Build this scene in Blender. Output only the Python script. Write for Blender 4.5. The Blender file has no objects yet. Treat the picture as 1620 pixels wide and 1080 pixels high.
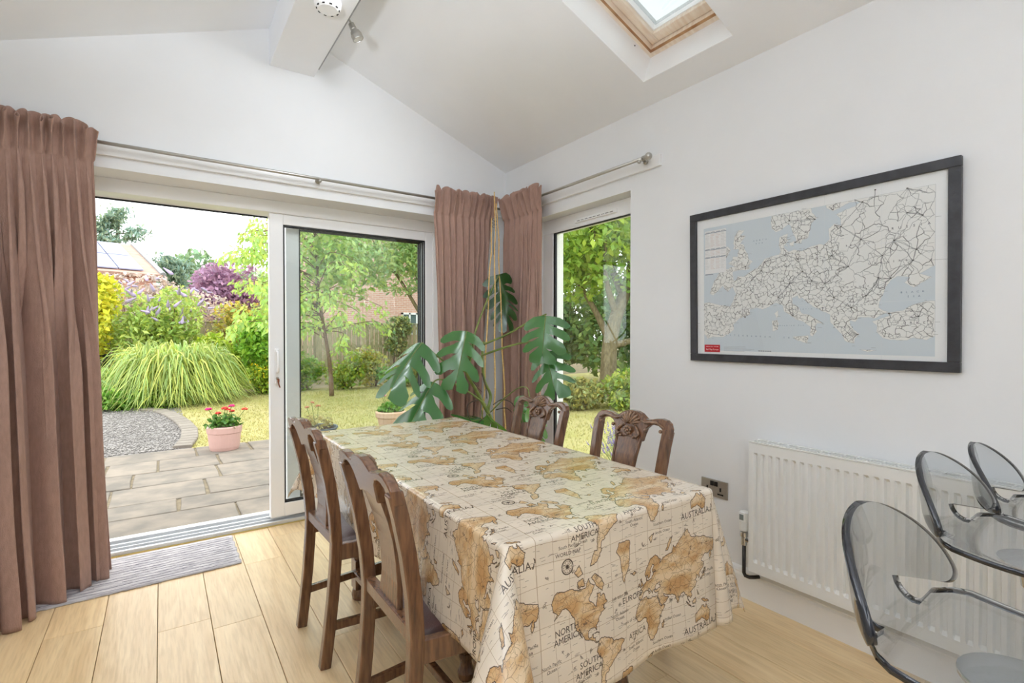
import bpy, math, random
import numpy as np
from mathutils import Vector, Matrix

random.seed(7)
rng = np.random.default_rng(11)
SC = bpy.context.scene
COL = SC.collection
PI = math.pi

# ------------------------------------------------------------------ camera
cam_d = bpy.data.cameras.new('camera')
cam_d.sensor_width = 36.0
cam_d.lens = 805.0 / 1620.0 * 36.0
cam_d.clip_start = 0.02
cam_d.clip_end = 400
cam = bpy.data.objects.new('camera', cam_d)
cam.location = (0, 0, 1.25)
cam.rotation_euler = (math.radians(90 - 0.747), 0, math.radians(-34.6))
COL.objects.link(cam)
SC.camera = cam

# ------------------------------------------------------------------ world: bright even overcast sky
SKY = 2.65
w = bpy.data.worlds.new('overcast_sky')
SC.world = w
w.use_nodes = True
nt = w.node_tree
nt.nodes.clear()
o_ = nt.nodes.new('ShaderNodeOutputWorld')
bg = nt.nodes.new('ShaderNodeBackground')
tc = nt.nodes.new('ShaderNodeTexCoord')
mp = nt.nodes.new('ShaderNodeMapping')
mp.inputs['Scale'].default_value = (1.2, 1.2, 4.0)
nz = nt.nodes.new('ShaderNodeTexNoise')
nz.inputs['Scale'].default_value = 1.6
nz.inputs['Detail'].default_value = 4
rp = nt.nodes.new('ShaderNodeValToRGB')
rp.color_ramp.elements[0].position = 0.35
rp.color_ramp.elements[0].color = (0.87, 0.91, 0.95, 1)
rp.color_ramp.elements[1].position = 0.62
rp.color_ramp.elements[1].color = (0.97, 0.985, 1.0, 1)
nt.links.new(tc.outputs['Generated'], mp.inputs['Vector'])
nt.links.new(mp.outputs['Vector'], nz.inputs['Vector'])
nt.links.new(nz.outputs['Fac'], rp.inputs['Fac'])
nt.links.new(rp.outputs['Color'], bg.inputs['Color'])
bg.inputs['Strength'].default_value = SKY
nt.links.new(bg.outputs['Background'], o_.inputs['Surface'])

# high veiled sun, very soft: the cloud layer's bright part
sun_d = bpy.data.lights.new('veiled_sun', 'SUN')
sun_d.energy = 0.9
sun_d.angle = math.radians(50)
sun_d.color = (1.0, 0.97, 0.92)
sun = bpy.data.objects.new('veiled_sun', sun_d)
sun.rotation_euler = (math.radians(38), 0, math.radians(150))
COL.objects.link(sun)

# sampling portals in the openings (they emit nothing themselves)
def portal(name, loc, rot, sx, sy):
    d = bpy.data.lights.new(name, 'AREA')
    d.shape = 'RECTANGLE'
    d.size, d.size_y = sx, sy
    d.cycles.is_portal = True
    o = bpy.data.objects.new(name, d)
    o.location = loc
    o.rotation_euler = rot
    COL.objects.link(o)
portal('door_portal', (0.58, 3.86, 1.05), (math.radians(-90), 0, 0), 2.4, 2.1)
portal('window_portal', (2.52, 2.54, 1.10), (math.radians(90), 0, math.radians(90)), 0.92, 2.0)

# ------------------------------------------------------------------ exposure
SC.view_settings.view_transform = 'Standard'
SC.view_settings.look = 'None'
SC.view_settings.exposure = 0.25
SC.view_settings.gamma = 1.0
SC.view_settings.use_curve_mapping = False
SC.cycles.max_bounces = 12
SC.cycles.diffuse_bounces = 7
SC.cycles.glossy_bounces = 5
SC.cycles.transparent_max_bounces = 24
SC.cycles.transmission_bounces = 8
SC.cycles.caustics_reflective = False
SC.cycles.caustics_refractive = False
SC.cycles.sample_clamp_indirect = 6.0

# ================================================================== helpers
def s2l(c):
    out = []
    for v in c[:3]:
        v = v / 255.0
        out.append(v / 12.92 if v <= 0.04045 else ((v + 0.055) / 1.055) ** 2.4)
    return (out[0], out[1], out[2], 1.0)

MATS = {}
def new_mat(name):
    m = bpy.data.materials.new(name)
    m.use_nodes = True
    m.node_tree.nodes.clear()
    MATS[name] = m
    return m, m.node_tree.nodes, m.node_tree.links

def pmat(name, rgb, rough=0.5, metal=0.0, spec=0.5, var=0.06, vscale=8.0, bump=0.0, bscale=60.0,
         stretch=(1, 1, 1), rand=0.0, coat=0.0, sheen=0.0, rgb2=None, ramp=(0.35, 0.65), trans=0.0):
    """procedural principled material: noise-mixed colour, optional bump and per-object variation"""
    m, N, L = new_mat(name)
    out = N.new('ShaderNodeOutputMaterial')
    p = N.new('ShaderNodeBsdfPrincipled')
    t = N.new('ShaderNodeTexCoord')
    mp = N.new('ShaderNodeMapping')
    mp.inputs['Scale'].default_value = stretch
    L.new(t.outputs['Object'], mp.inputs['Vector'])
    n = N.new('ShaderNodeTexNoise')
    n.inputs['Scale'].default_value = vscale
    n.inputs['Detail'].default_value = 5
    vec = mp.outputs['Vector']
    if rand:
        oi = N.new('ShaderNodeObjectInfo')
        ad = N.new('ShaderNodeVectorMath'); ad.operation = 'MULTIPLY_ADD'
        cb = N.new('ShaderNodeCombineXYZ')
        for i in range(3): L.new(oi.outputs['Random'], cb.inputs[i])
        L.new(cb.outputs[0], ad.inputs[0]); ad.inputs[1].default_value = (37, 91, 53); L.new(vec, ad.inputs[2])
        vec = ad.outputs[0]
    L.new(vec, n.inputs['Vector'])
    r = N.new('ShaderNodeValToRGB')
    c1 = s2l(rgb)
    if rgb2 is None:
        a = tuple(max(0, x * (1 - var)) for x in c1[:3]) + (1,)
        b = tuple(min(1, x * (1 + var)) for x in c1[:3]) + (1,)
    else:
        a, b = c1, s2l(rgb2)
    r.color_ramp.elements[0].position = ramp[0]; r.color_ramp.elements[0].color = a
    r.color_ramp.elements[1].position = ramp[1]; r.color_ramp.elements[1].color = b
    L.new(n.outputs['Fac'], r.inputs['Fac'])
    col = r.outputs['Color']
    if rand:
        hs = N.new('ShaderNodeHueSaturation')
        mr = N.new('ShaderNodeMapRange')
        mr.inputs['To Min'].default_value = 1 - rand; mr.inputs['To Max'].default_value = 1 + rand
        L.new(oi.outputs['Random'], mr.inputs['Value'])
        L.new(mr.outputs['Result'], hs.inputs['Value'])
        L.new(col, hs.inputs['Color'])
        col = hs.outputs['Color']
    L.new(col, p.inputs['Base Color'])
    p.inputs['Roughness'].default_value = rough
    p.inputs['Metallic'].default_value = metal
    p.inputs['Specular IOR Level'].default_value = spec
    p.inputs['Coat Weight'].default_value = coat
    p.inputs['Coat Roughness'].default_value = 0.15
    if sheen:
        p.inputs['Sheen Weight'].default_value = sheen
        p.inputs['Sheen Roughness'].default_value = 0.4
    if bump:
        n2 = N.new('ShaderNodeTexNoise'); n2.inputs['Scale'].default_value = bscale; n2.inputs['Detail'].default_value = 3
        L.new(vec, n2.inputs['Vector'])
        b_ = N.new('ShaderNodeBump'); b_.inputs['Strength'].default_value = bump; b_.inputs['Distance'].default_value = 0.01
        L.new(n2.outputs['Fac'], b_.inputs['Height']); L.new(b_.outputs['Normal'], p.inputs['Normal'])
    sh = p.outputs['BSDF']
    if trans:
        tr = N.new('ShaderNodeBsdfTranslucent'); L.new(col, tr.inputs['Color'])
        mx = N.new('ShaderNodeMixShader'); mx.inputs['Fac'].default_value = trans
        L.new(sh, mx.inputs[1]); L.new(tr.outputs[0], mx.inputs[2]); sh = mx.outputs[0]
    L.new(sh, out.inputs['Surface'])
    return m

def clear_mat(name, tint=(1, 1, 1), ior=1.45, rough=0.0, boost=1.0):
    """thin clear sheet: see-through tint plus a Fresnel-weighted mirror"""
    m, N, L = new_mat(name)
    out = N.new('ShaderNodeOutputMaterial')
    t = N.new('ShaderNodeBsdfTransparent'); t.inputs['Color'].default_value = (*tint, 1)
    g = N.new('ShaderNodeBsdfGlossy'); g.inputs['Roughness'].default_value = rough
    f = N.new('ShaderNodeFresnel')
    ge = N.new('ShaderNodeNewGeometry'); mi = N.new('ShaderNodeMix')      # same index from either side of the sheet
    mi.inputs[2].default_value = ior; mi.inputs[3].default_value = 1.0/ior
    L.new(ge.outputs['Backfacing'], mi.inputs['Factor']); L.new(mi.outputs[0], f.inputs['IOR'])
    k = N.new('ShaderNodeMath'); k.operation = 'MULTIPLY'; k.inputs[1].default_value = boost; k.use_clamp = True
    mx = N.new('ShaderNodeMixShader')
    L.new(f.outputs[0], k.inputs[0]); L.new(k.outputs[0], mx.inputs['Fac'])
    L.new(t.outputs[0], mx.inputs[1]); L.new(g.outputs[0], mx.inputs[2])
    L.new(mx.outputs[0], out.inputs['Surface'])
    return m

def leaf_mat(name, rgb, trans=0.35, rough=0.45, spec=0.4):
    """foliage: base colour times the per-leaf tint attribute, partly translucent"""
    m, N, L = new_mat(name)
    out = N.new('ShaderNodeOutputMaterial')
    at = N.new('ShaderNodeAttribute'); at.attribute_name = 'tint'
    mx = N.new('ShaderNodeMix'); mx.data_type = 'RGBA'; mx.blend_type = 'MULTIPLY'
    mx.inputs['Factor'].default_value = 1.0
    mx.inputs[6].default_value = s2l(rgb)
    L.new(at.outputs['Color'], mx.inputs[7])
    p = N.new('ShaderNodeBsdfPrincipled')
    p.inputs['Roughness'].default_value = rough
    p.inputs['Specular IOR Level'].default_value = spec
    t = N.new('ShaderNodeBsdfTranslucent')
    L.new(mx.outputs[2], p.inputs['Base Color']); L.new(mx.outputs[2], t.inputs['Color'])
    ms = N.new('ShaderNodeMixShader'); ms.inputs['Fac'].default_value = trans
    L.new(p.outputs[0], ms.inputs[1]); L.new(t.outputs[0], ms.inputs[2])
    L.new(ms.outputs[0], out.inputs['Surface'])
    return m

def image_mat(name, img, rough=0.3, spec=0.5, coat=0.0, bump=0.0, bscale=300):
    """flat print computed in this script, laid on by UV"""
    m, N, L = new_mat(name)
    out = N.new('ShaderNodeOutputMaterial')
    p = N.new('ShaderNodeBsdfPrincipled')
    uv = N.new('ShaderNodeUVMap'); uv.uv_map = 'UVMap'
    t = N.new('ShaderNodeTexImage'); t.image = img; t.extension = 'REPEAT'
    L.new(uv.outputs[0], t.inputs['Vector'])
    L.new(t.outputs['Color'], p.inputs['Base Color'])
    p.inputs['Roughness'].default_value = rough
    p.inputs['Specular IOR Level'].default_value = spec
    p.inputs['Coat Weight'].default_value = coat
    if bump:
        tc = N.new('ShaderNodeTexCoord')
        n2 = N.new('ShaderNodeTexNoise'); n2.inputs['Scale'].default_value = bscale
        L.new(tc.outputs['Object'], n2.inputs['Vector'])
        b_ = N.new('ShaderNodeBump'); b_.inputs['Strength'].default_value = bump; b_.inputs['Distance'].default_value = 0.01
        L.new(n2.outputs['Fac'], b_.inputs['Height']); L.new(b_.outputs['Normal'], p.inputs['Normal'])
    L.new(p.outputs[0], out.inputs['Surface'])
    return m

def wpos(o):
    v = Vector((0, 0, 0))
    while o:
        v += o.location
        o = o.parent
    return v

def link(name, me, mat=None, parent=None):
    o = bpy.data.objects.new(name, me)
    COL.objects.link(o)
    if mat is not None and not me.materials:
        for m in (mat if isinstance(mat, (list, tuple)) else [mat]):
            me.materials.append(m)
    if parent is not None:
        o.parent = parent
        o.location = -wpos(parent)
    return o

def tag(o, label, cat, group=None, kind=None):
    o['label'] = label
    o['category'] = cat
    if group: o['group'] = group
    if kind: o['kind'] = kind
    return o

def thing(name, label, cat, loc=(0, 0, 0), group=None):
    o = bpy.data.objects.new(name, None)
    o.empty_display_size = 0.05
    COL.objects.link(o)
    o.location = loc
    return tag(o, label, cat, group)

def struct(o, label=None):
    o['kind'] = 'structure'
    if label:
        o['label'] = label
    return o

def copy_tree(root, loc, rotz=0.0, label=None):
    """copy a thing, its parts and their sub-parts (mesh data shared)"""
    def cp(o, parent):
        c = o.copy()
        COL.objects.link(c)
        c.parent = parent
        for ch in list(o.children):
            cp(ch, c)
        return c
    kids = list(root.children)
    r = root.copy(); COL.objects.link(r)
    for k in kids: cp(k, r)
    r.location = loc
    r.rotation_euler = (0, 0, rotz)
    if label: r['label'] = label
    return r

class MB:
    def __init__(s):
        s.v, s.f, s.mi, s.cur = [], [], [], 0
    def add(s, vs, fs):
        b = len(s.v)
        s.v.extend([tuple(x) for x in vs])
        for f in fs:
            s.f.append(tuple(i + b for i in f)); s.mi.append(s.cur)
        return s
    def box(s, x0, x1, y0, y1, z0, z1):
        return s.add([(x0,y0,z0),(x1,y0,z0),(x1,y1,z0),(x0,y1,z0),(x0,y0,z1),(x1,y0,z1),(x1,y1,z1),(x0,y1,z1)],
                     [(0,3,2,1),(4,5,6,7),(0,1,5,4),(1,2,6,5),(2,3,7,6),(3,0,4,7)])
    def obox(s, c, size, R=None):
        hx, hy, hz = size[0]/2, size[1]/2, size[2]/2
        vs = [Vector((a*hx, b*hy, d*hz)) for d in (-1,1) for a,b in ((-1,-1),(1,-1),(1,1),(-1,1))]
        if R is not None: vs = [R @ q for q in vs]
        c = Vector(c)
        return s.add([c+q for q in vs], [(0,3,2,1),(4,5,6,7),(0,1,5,4),(1,2,6,5),(2,3,7,6),(3,0,4,7)])
    def tube(s, path, r, n=8, cap=True, sect=None, up=None):
        """sweep a circle (or the 2-D section list) along path; r scalar or per-point"""
        P = [Vector(p) for p in path]
        m = len(P)
        T = []
        for i in range(m):
            t = P[min(i+1, m-1)] - P[max(i-1, 0)]
            T.append(t.normalized() if t.length > 1e-9 else Vector((0,0,1)))
        u = Vector(up) if up is not None else (Vector((0,0,1)) if abs(T[0].z) < .9 else Vector((1,0,0)))
        vs = []
        if sect is None:
            sec = [(math.cos(2*PI*k/n), math.sin(2*PI*k/n)) for k in range(n)]
        else:
            sec = sect; n = len(sect)
        for i in range(m):
            u = (u - T[i]*u.dot(T[i]))
            u = u.normalized() if u.length > 1e-6 else T[i].orthogonal().normalized()
            b = T[i].cross(u)
            ri = r[i] if isinstance(r, (list, tuple)) else r
            for a, c in sec:
                vs.append(P[i] + u*(a*ri) + b*(c*ri))
        fs = []
        for i in range(m-1):
            for k in range(n):
                k2 = (k+1) % n
                fs.append((i*n+k, i*n+k2, (i+1)*n+k2, (i+1)*n+k))
        if cap:
            fs.append(tuple(range(n-1, -1, -1)))
            fs.append(tuple((m-1)*n+k for k in range(n)))
        return s.add(vs, fs)
    def bar(s, path, wu, wb, up):
        """rectangular section: wu along 'up', wb across"""
        a, b = wu/2, wb/2
        return s.tube(path, 1.0, sect=[(a,b),(-a,b),(-a,-b),(a,-b)], up=up)
    def lathe(s, prof, c=(0,0,0), n=24, axis='z'):
        vs, fs = [], []
        for r, z in prof:
            for k in range(n):
                a = 2*PI*k/n
                p = (r*math.cos(a), r*math.sin(a), z)
                if axis == 'y': p = (p[0], p[2], p[1])
                if axis == 'x': p = (p[2], p[0], p[1])
                vs.append((c[0]+p[0], c[1]+p[1], c[2]+p[2]))
        m = len(prof)
        for i in range(m-1):
            for k in range(n):
                k2 = (k+1) % n
                fs.append((i*n+k, i*n+k2, (i+1)*n+k2, (i+1)*n+k))
        if prof[0][0] > 1e-6: fs.append(tuple(range(n-1,-1,-1)))
        if prof[-1][0] > 1e-6: fs.append(tuple((m-1)*n+k for k in range(n)))
        return s.add(vs, fs)
    def prism(s, poly, f0, f1):
        """poly: list of 2-D points; f0/f1 map (a,b) to the two 3-D faces"""
        n = len(poly)
        vs = [f0(a,b) for a,b in poly] + [f1(a,b) for a,b in poly]
        fs = [tuple(range(n-1,-1,-1)), tuple(range(n,2*n))]
        for k in range(n):
            k2 = (k+1) % n
            fs.append((k, k2, n+k2, n+k))
        return s.add(vs, fs)
    def ball(s, c, r, n=10, m=6, R=None):
        rr = r if isinstance(r,(tuple,list)) else (r,r,r)
        vs, fs = [], []
        for i in range(m+1):
            t = PI*i/m
            for k in range(n):
                a = 2*PI*k/n
                q = Vector((rr[0]*math.sin(t)*math.cos(a), rr[1]*math.sin(t)*math.sin(a), rr[2]*math.cos(t)))
                if R is not None: q = R @ q
                vs.append((c[0]+q.x, c[1]+q.y, c[2]+q.z))
        for i in range(m):
            for k in range(n):
                k2 = (k+1) % n
                fs.append((i*n+k, (i+1)*n+k, (i+1)*n+k2, i*n+k2))
        return s.add(vs, fs)
    def build(s, name, mat, parent=None, smooth=False, bevel=0.0, seg=2, solid=0.0, sub=0):
        me = bpy.data.meshes.new(name)
        me.from_pydata(s.v, [], s.f)
        if any(s.mi): me.polygons.foreach_set('material_index', s.mi)
        if smooth: me.polygons.foreach_set('use_smooth', [True]*len(s.f))
        me.update()
        o = link(name, me, mat, parent)
        if sub:
            q = o.modifiers.new('sub', 'SUBSURF'); q.levels = q.render_levels = sub
        if solid:
            q = o.modifiers.new('solid', 'SOLIDIFY'); q.thickness = solid; q.offset = 0
        if bevel:
            q = o.modifiers.new('bevel', 'BEVEL'); q.width = bevel; q.segments = seg
            q.limit_method = 'ANGLE'; q.angle_limit = math.radians(35)
        return o

def np_mesh(name, V, F, mat, parent=None, smooth=False, tint=None, uv=None):
    """numpy arrays -> one mesh; F (n,k); tint per vertex"""
    me = bpy.data.meshes.new(name)
    V = np.asarray(V, np.float32); F = np.asarray(F, np.int32)
    n, k = F.shape
    me.vertices.add(len(V)); me.vertices.foreach_set('co', V.ravel())
    me.loops.add(n*k); me.loops.foreach_set('vertex_index', F.ravel())
    me.polygons.add(n)
    me.polygons.foreach_set('loop_start', np.arange(0, n*k, k, dtype=np.int32))
    me.polygons.foreach_set('loop_total', np.full(n, k, np.int32))
    if smooth: me.polygons.foreach_set('use_smooth', np.ones(n, bool))
    me.update(calc_edges=True)
    if tint is not None:
        at = me.attributes.new('tint', 'FLOAT_COLOR', 'POINT')
        t4 = np.ones((len(V), 4), np.float32); t4[:, :3] = tint
        at.data.foreach_set('color', t4.ravel())
    if uv is not None:
        ul = me.uv_layers.new(name='UVMap')
        ul.data.foreach_set('uv', np.asarray(uv, np.float32)[F.ravel()].ravel())
    me.validate()
    return link(name, me, mat, parent)

def grid_faces(nr, nc, wrap=False):
    i = np.arange(nr-1)[:, None]; j = np.arange(nc if wrap else nc-1)[None, :]
    j2 = (j+1) % nc
    return np.stack([i*nc+j, i*nc+j2, (i+1)*nc+j2, (i+1)*nc+j], -1).reshape(-1, 4)

def lerp(a, b, t): return a + (b-a)*t
def interp(x, xs, ys): return float(np.interp(x, xs, ys))
def sstep(a, b, x):
    t = np.clip((x-a)/(b-a), 0, 1); return t*t*(3-2*t)

# ================================================================== materials
M_wall = pmat('white_wall_paint', (235, 236, 237), 0.75, spec=0.25, var=0.012, vscale=3, bump=0.02, bscale=220)
M_ceil = pmat('white_ceiling_paint', (244, 246, 249), 0.8, spec=0.2, var=0.012, vscale=3)
M_gloss = pmat('white_gloss_paint', (245, 245, 245), 0.35, var=0.01)
M_upvc = pmat('white_upvc', (249, 250, 251), 0.28, var=0.01)
M_gasket = pmat('black_gasket', (28, 30, 36), 0.5)
M_alu = pmat('brushed_aluminium', (222, 224, 226), 0.30, metal=0.35, var=0.05, stretch=(1, 40, 1))
M_steel = pmat('satin_steel', (186, 183, 176), 0.34, metal=0.8, var=0.05)
M_chrome = pmat('chrome', (205, 207, 210), 0.08, metal=1.0, var=0.02)
M_glass = clear_mat('window_glass', (0.965, 0.985, 0.975), 1.5, boost=1.3)
M_picglass = clear_mat('picture_glass', (0.985, 0.99, 0.99), 1.35)
M_black = pmat('black_plastic', (20, 20, 22), 0.4)
M_dark = pmat('dark_wood', (80, 54, 39), 0.26, var=0.0, rgb2=(134, 93, 63), vscale=7, stretch=(14, 14, 1.6), bump=0.10, bscale=30, coat=0.5, ramp=(0.3, 0.75))
M_carve = pmat('carved_wood', (104, 76, 56), 0.30, rgb2=(150, 116, 88), vscale=60, coat=0.4)
M_leather = pmat('dark_leather', (70, 44, 42), 0.3, var=0.15, vscale=20, bump=0.15, bscale=180)
M_curtain = pmat('mauve_brown_velvet', (168, 137, 124), 0.85, spec=0.1, var=0.07, vscale=90, stretch=(1, 1, 0.25), bump=0.25, bscale=420, sheen=0.15)
M_rug = pmat('grey_woven_rug', (176, 172, 176), 0.95, spec=0.1, rgb2=(214, 210, 210), vscale=55, stretch=(0.25, 1.0, 1), bump=0.8, bscale=130)
M_rug2 = pmat('grey_rug_stripe', (118, 116, 124), 0.95, spec=0.1, rgb2=(168, 165, 170), vscale=70, stretch=(0.4, 1, 1), bump=0.8, bscale=130)
M_frame = pmat('black_ash_frame', (38, 38, 41), 0.42, rgb2=(54, 54, 58), vscale=20, stretch=(8, 1, 1), bump=0.2, bscale=60)
M_rad = pmat('radiator_enamel', (236, 236, 233), 0.3, var=0.008)
M_bamboo = pmat('bamboo_cane', (214, 170, 100), 0.42, rgb2=(226, 192, 128), vscale=12, stretch=(1, 1, 6))
M_wire = pmat('garden_wire', (70, 66, 60), 0.5)
M_stem = pmat('monstera_stem', (96, 116, 52), 0.45, rgb2=(132, 142, 68), vscale=18)
M_root = pmat('aerial_root', (66, 54, 42), 0.7)
M_mleaf = leaf_mat('monstera_leaf', (62, 112, 54), 0.20, rough=0.22, spec=1.0)
M_terra = pmat('terracotta_pot', (214, 158, 134), 0.7, var=0.06)
M_soil = pmat('potting_soil', (70, 54, 42), 0.95, var=0.2, vscale=40)

def floor_mat():
    m, N, L = new_mat('pale_oak_laminate')
    out = N.new('ShaderNodeOutputMaterial'); p = N.new('ShaderNodeBsdfPrincipled')
    t = N.new('ShaderNodeTexCoord'); oi = N.new('ShaderNodeObjectInfo')
    cb = N.new('ShaderNodeCombineXYZ')
    for i in range(3): L.new(oi.outputs['Random'], cb.inputs[i])
    ad = N.new('ShaderNodeVectorMath'); ad.operation = 'MULTIPLY_ADD'; ad.inputs[1].default_value = (43, 77, 19)
    L.new(cb.outputs[0], ad.inputs[0]); L.new(t.outputs['Object'], ad.inputs[2])
    mp = N.new('ShaderNodeMapping'); mp.inputs['Scale'].default_value = (11, 0.9, 1)
    L.new(ad.outputs[0], mp.inputs['Vector'])
    n1 = N.new('ShaderNodeTexNoise'); n1.inputs['Scale'].default_value = 1.6; n1.inputs['Detail'].default_value = 3; n1.inputs['Distortion'].default_value = 1.4
    L.new(mp.outputs[0], n1.inputs['Vector'])
    mp2 = N.new('ShaderNodeMapping'); mp2.inputs['Scale'].default_value = (60, 4.0, 1)
    L.new(ad.outputs[0], mp2.inputs['Vector'])
    n2 = N.new('ShaderNodeTexNoise'); n2.inputs['Scale'].default_value = 2.0; n2.inputs['Detail'].default_value = 4
    L.new(mp2.outputs[0], n2.inputs['Vector'])
    r = N.new('ShaderNodeValToRGB')
    r.color_ramp.elements[0].position = 0.30; r.color_ramp.elements[0].color = s2l((224, 192, 144))
    r.color_ramp.elements[1].position = 0.68; r.color_ramp.elements[1].color = s2l((240, 213, 168))
    L.new(n1.outputs['Fac'], r.inputs['Fac'])
    mx = N.new('ShaderNodeMix'); mx.data_type = 'RGBA'; mx.blend_type = 'MULTIPLY'; mx.inputs['Factor'].default_value = 1
    r2 = N.new('ShaderNodeValToRGB')
    r2.color_ramp.elements[0].position = 0.38; r2.color_ramp.elements[0].color = (0.90, 0.885, 0.86, 1)
    r2.color_ramp.elements[1].position = 0.55; r2.color_ramp.elements[1].color = (1, 1, 1, 1)
    L.new(n2.outputs['Fac'], r2.inputs['Fac'])
    L.new(r.outputs[0], mx.inputs[6]); L.new(r2.outputs[0], mx.inputs[7])
    hs = N.new('ShaderNodeHueSaturation'); mr = N.new('ShaderNodeMapRange')
    mr.inputs['To Min'].default_value = 0.93; mr.inputs['To Max'].default_value = 1.06
    L.new(oi.outputs['Random'], mr.inputs['Value']); L.new(mr.outputs[0], hs.inputs['Value']); L.new(mx.outputs[2], hs.inputs['Color'])
    L.new(hs.outputs[0], p.inputs['Base Color'])
    p.inputs['Roughness'].default_value = 0.34; p.inputs['Specular IOR Level'].default_value = 0.45
    b_ = N.new('ShaderNodeBump'); b_.inputs['Strength'].default_value = 0.06; b_.inputs['Distance'].default_value = 0.01
    L.new(n2.outputs['Fac'], b_.inputs['Height']); L.new(b_.outputs[0], p.inputs['Normal'])
    L.new(p.outputs[0], out.inputs['Surface'])
    return m
M_floor = floor_mat()
M_under = pmat('floor_underlay', (96, 78, 58), 0.9)
# ================================================================== the room
XR, YB, XL, YF = 2.29, 3.41, -0.93, -3.2       # right wall, garden wall, left wall, rear wall (inner faces)
RX, RZ, SL = 0.69, 3.164, 0.385                # ridge and roof slope
def cz(x): return RZ - SL*abs(x-RX)

# floor: planks run towards the garden
fl = struct(MB().box(XL-.05, XR+.05, YF-.05, 3.61, -.16, -.0125).build('floor', M_under), 'pale oak laminate floor of long wide planks')
pw = 0.1935
x = -0.2145 - 4*pw
ri = 0
pl_mesh = {}
while x < XR:
    x0, x1 = max(x, XL), min(x+pw, XR)
    if x1 - x0 > .02:
        off = [0.55, 1.15, 0.2, 0.85, 0.0, 0.65][ri % 6]
        ys = [YF]
        y = YF + off if off > .1 else YF + 1.28
        while y < 3.61:
            ys.append(y); y += 1.285
        ys.append(3.61)
        for a, b in zip(ys[:-1], ys[1:]):
            wdt, ln = x1-x0-.0022, b-a-.0015
            key = (round(wdt, 3), round(ln, 3))
            if key not in pl_mesh:
                o = MB().box(-wdt/2, wdt/2, -ln/2, ln/2, -.012, 0).build('floor_plank', M_floor, fl, bevel=.0012, seg=1)
                pl_mesh[key] = o
            else:
                o = pl_mesh[key].copy(); COL.objects.link(o)
            o.location = ((x0+x1)/2, (a+b)/2, 0)
    x += pw; ri += 1

# garden (gable) wall with the patio door opening
DX0, DX1, DZ = -0.66, 1.80, 2.125
WT = 0.39
mb = MB()
def gab(poly, y0, y1):
    mb.prism(poly, lambda a, b: (a, y0, b), lambda a, b: (a, y1, b))
gab([(XL-.3, -.16), (DX0, -.16), (DX0, DZ), (XL-.3, DZ)], YB, YB+WT)
gab([(DX1, -.16), (XR+.3, -.16), (XR+.3, DZ), (DX1, DZ)], YB, YB+WT)
gab([(XL-.3, DZ), (XR+.3, DZ), (XR+.3, cz(XR+.3)+.05), (RX, RZ+.05), (XL-.3, cz(XL-.3)+.05)], YB, YB+WT)
struct(mb.build('wall_back', M_wall), 'white gable wall above the patio door')

# right wall with the tall window opening
WY0, WY1, WZ0, WZ1 = 2.085, 3.05, 0.10, 2.103
mb = MB()
mb.box(XR, XR+.3, YF-.3, WY0, -.16, 2.60)
mb.box(XR, XR+.3, WY1, YB, -.16, 2.60)
mb.box(XR, XR+.3, WY0, WY1, -.16, WZ0)
mb.box(XR, XR+.3, WY0, WY1, WZ1, 2.60)
struct(mb.build('wall_right', M_wall), 'white side wall with the framed map and radiator')
struct(MB().box(XL-.3, XL, YF-.3, YB, -.16, 2.62).build('wall_left', M_wall), 'white side wall behind the heavy curtain')
mb = MB()
mb.prism([(XL-.3, -.16), (XR+.3, -.16), (XR+.3, cz(XR+.3)+.05), (RX, RZ+.05), (XL-.3, cz(XL-.3)+.05)],
         lambda a, b: (a, YF-.3, b), lambda a, b: (a, YF, b))
struct(mb.build('wall_front', pmat('low_bounce_grey', (112, 116, 120), .8, spec=.2, var=.02)), 'unseen rear wall greyed to cut bounce light')  # out of view; grey picked to reduce light bounced from behind

# vaulted ceiling with roof-light holes (inner skin + outer skin)
cn = Vector((SL, 0, 1)).normalized()
def on_slope(x, y, d=0.0):
    p = Vector((x, y, cz(x)))
    n = cn if x >= RX else Vector((-SL, 0, 1)).normalized()
    return p + n*d
SKX0, SKX1 = 1.229, 2.143
HOLES = [(1.343, 1.863), (-1.35, -0.83)]
mb = MB()
def slab(x0, x1, y0, y1, d0=0.0, d1=0.2):
    vs = [on_slope(a, b, d) for d in (d0, d1) for a, b in ((x0, y0), (x1, y0), (x1, y1), (x0, y1))]
    mb.add(vs, [(0,3,2,1),(4,5,6,7),(0,1,5,4),(1,2,6,5),(2,3,7,6),(3,0,4,7)])
ycuts = [YF-.3]
for a, b in sorted(HOLES): ycuts += [a, b]
ycuts.append(YB+.01)
for i in range(0, len(ycuts), 2): slab(RX, XR+.35, ycuts[i], ycuts[i+1])
for a, b in HOLES:
    slab(RX, SKX0, a, b); slab(SKX1, XR+.35, a, b)
# left slope (whole)
vs = [on_slope(a, b, d) for d in (0.0, 0.2) for a, b in ((RX-1e-4, YF-.3), (RX-1e-4, YB+.01), (XL-.35, YB+.01), (XL-.35, YF-.3))]
mb.add(vs, [(0,3,2,1),(4,5,6,7),(0,1,5,4),(1,2,6,5),(2,3,7,6),(3,0,4,7)])
struct(mb.build('ceiling', M_ceil), 'white vaulted ceiling')

# ridge beam
struct(MB().box(.555, .815, YF, YB, 2.893, RZ+.02).build('trim_1', M_ceil, bevel=.003), 'white boxed ridge beam running down the ceiling')
# curtain battens
struct(MB().box(-.90, 2.27, YB-.022, YB, 2.186, 2.250).build('trim_2', M_gloss, bevel=.003), 'white batten behind the long curtain pole')
struct(MB().box(XR-.022, XR, 1.856, YB-.022, 2.186, 2.250).build('trim_3', M_gloss, bevel=.003), 'white batten behind the short curtain pole')
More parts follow.
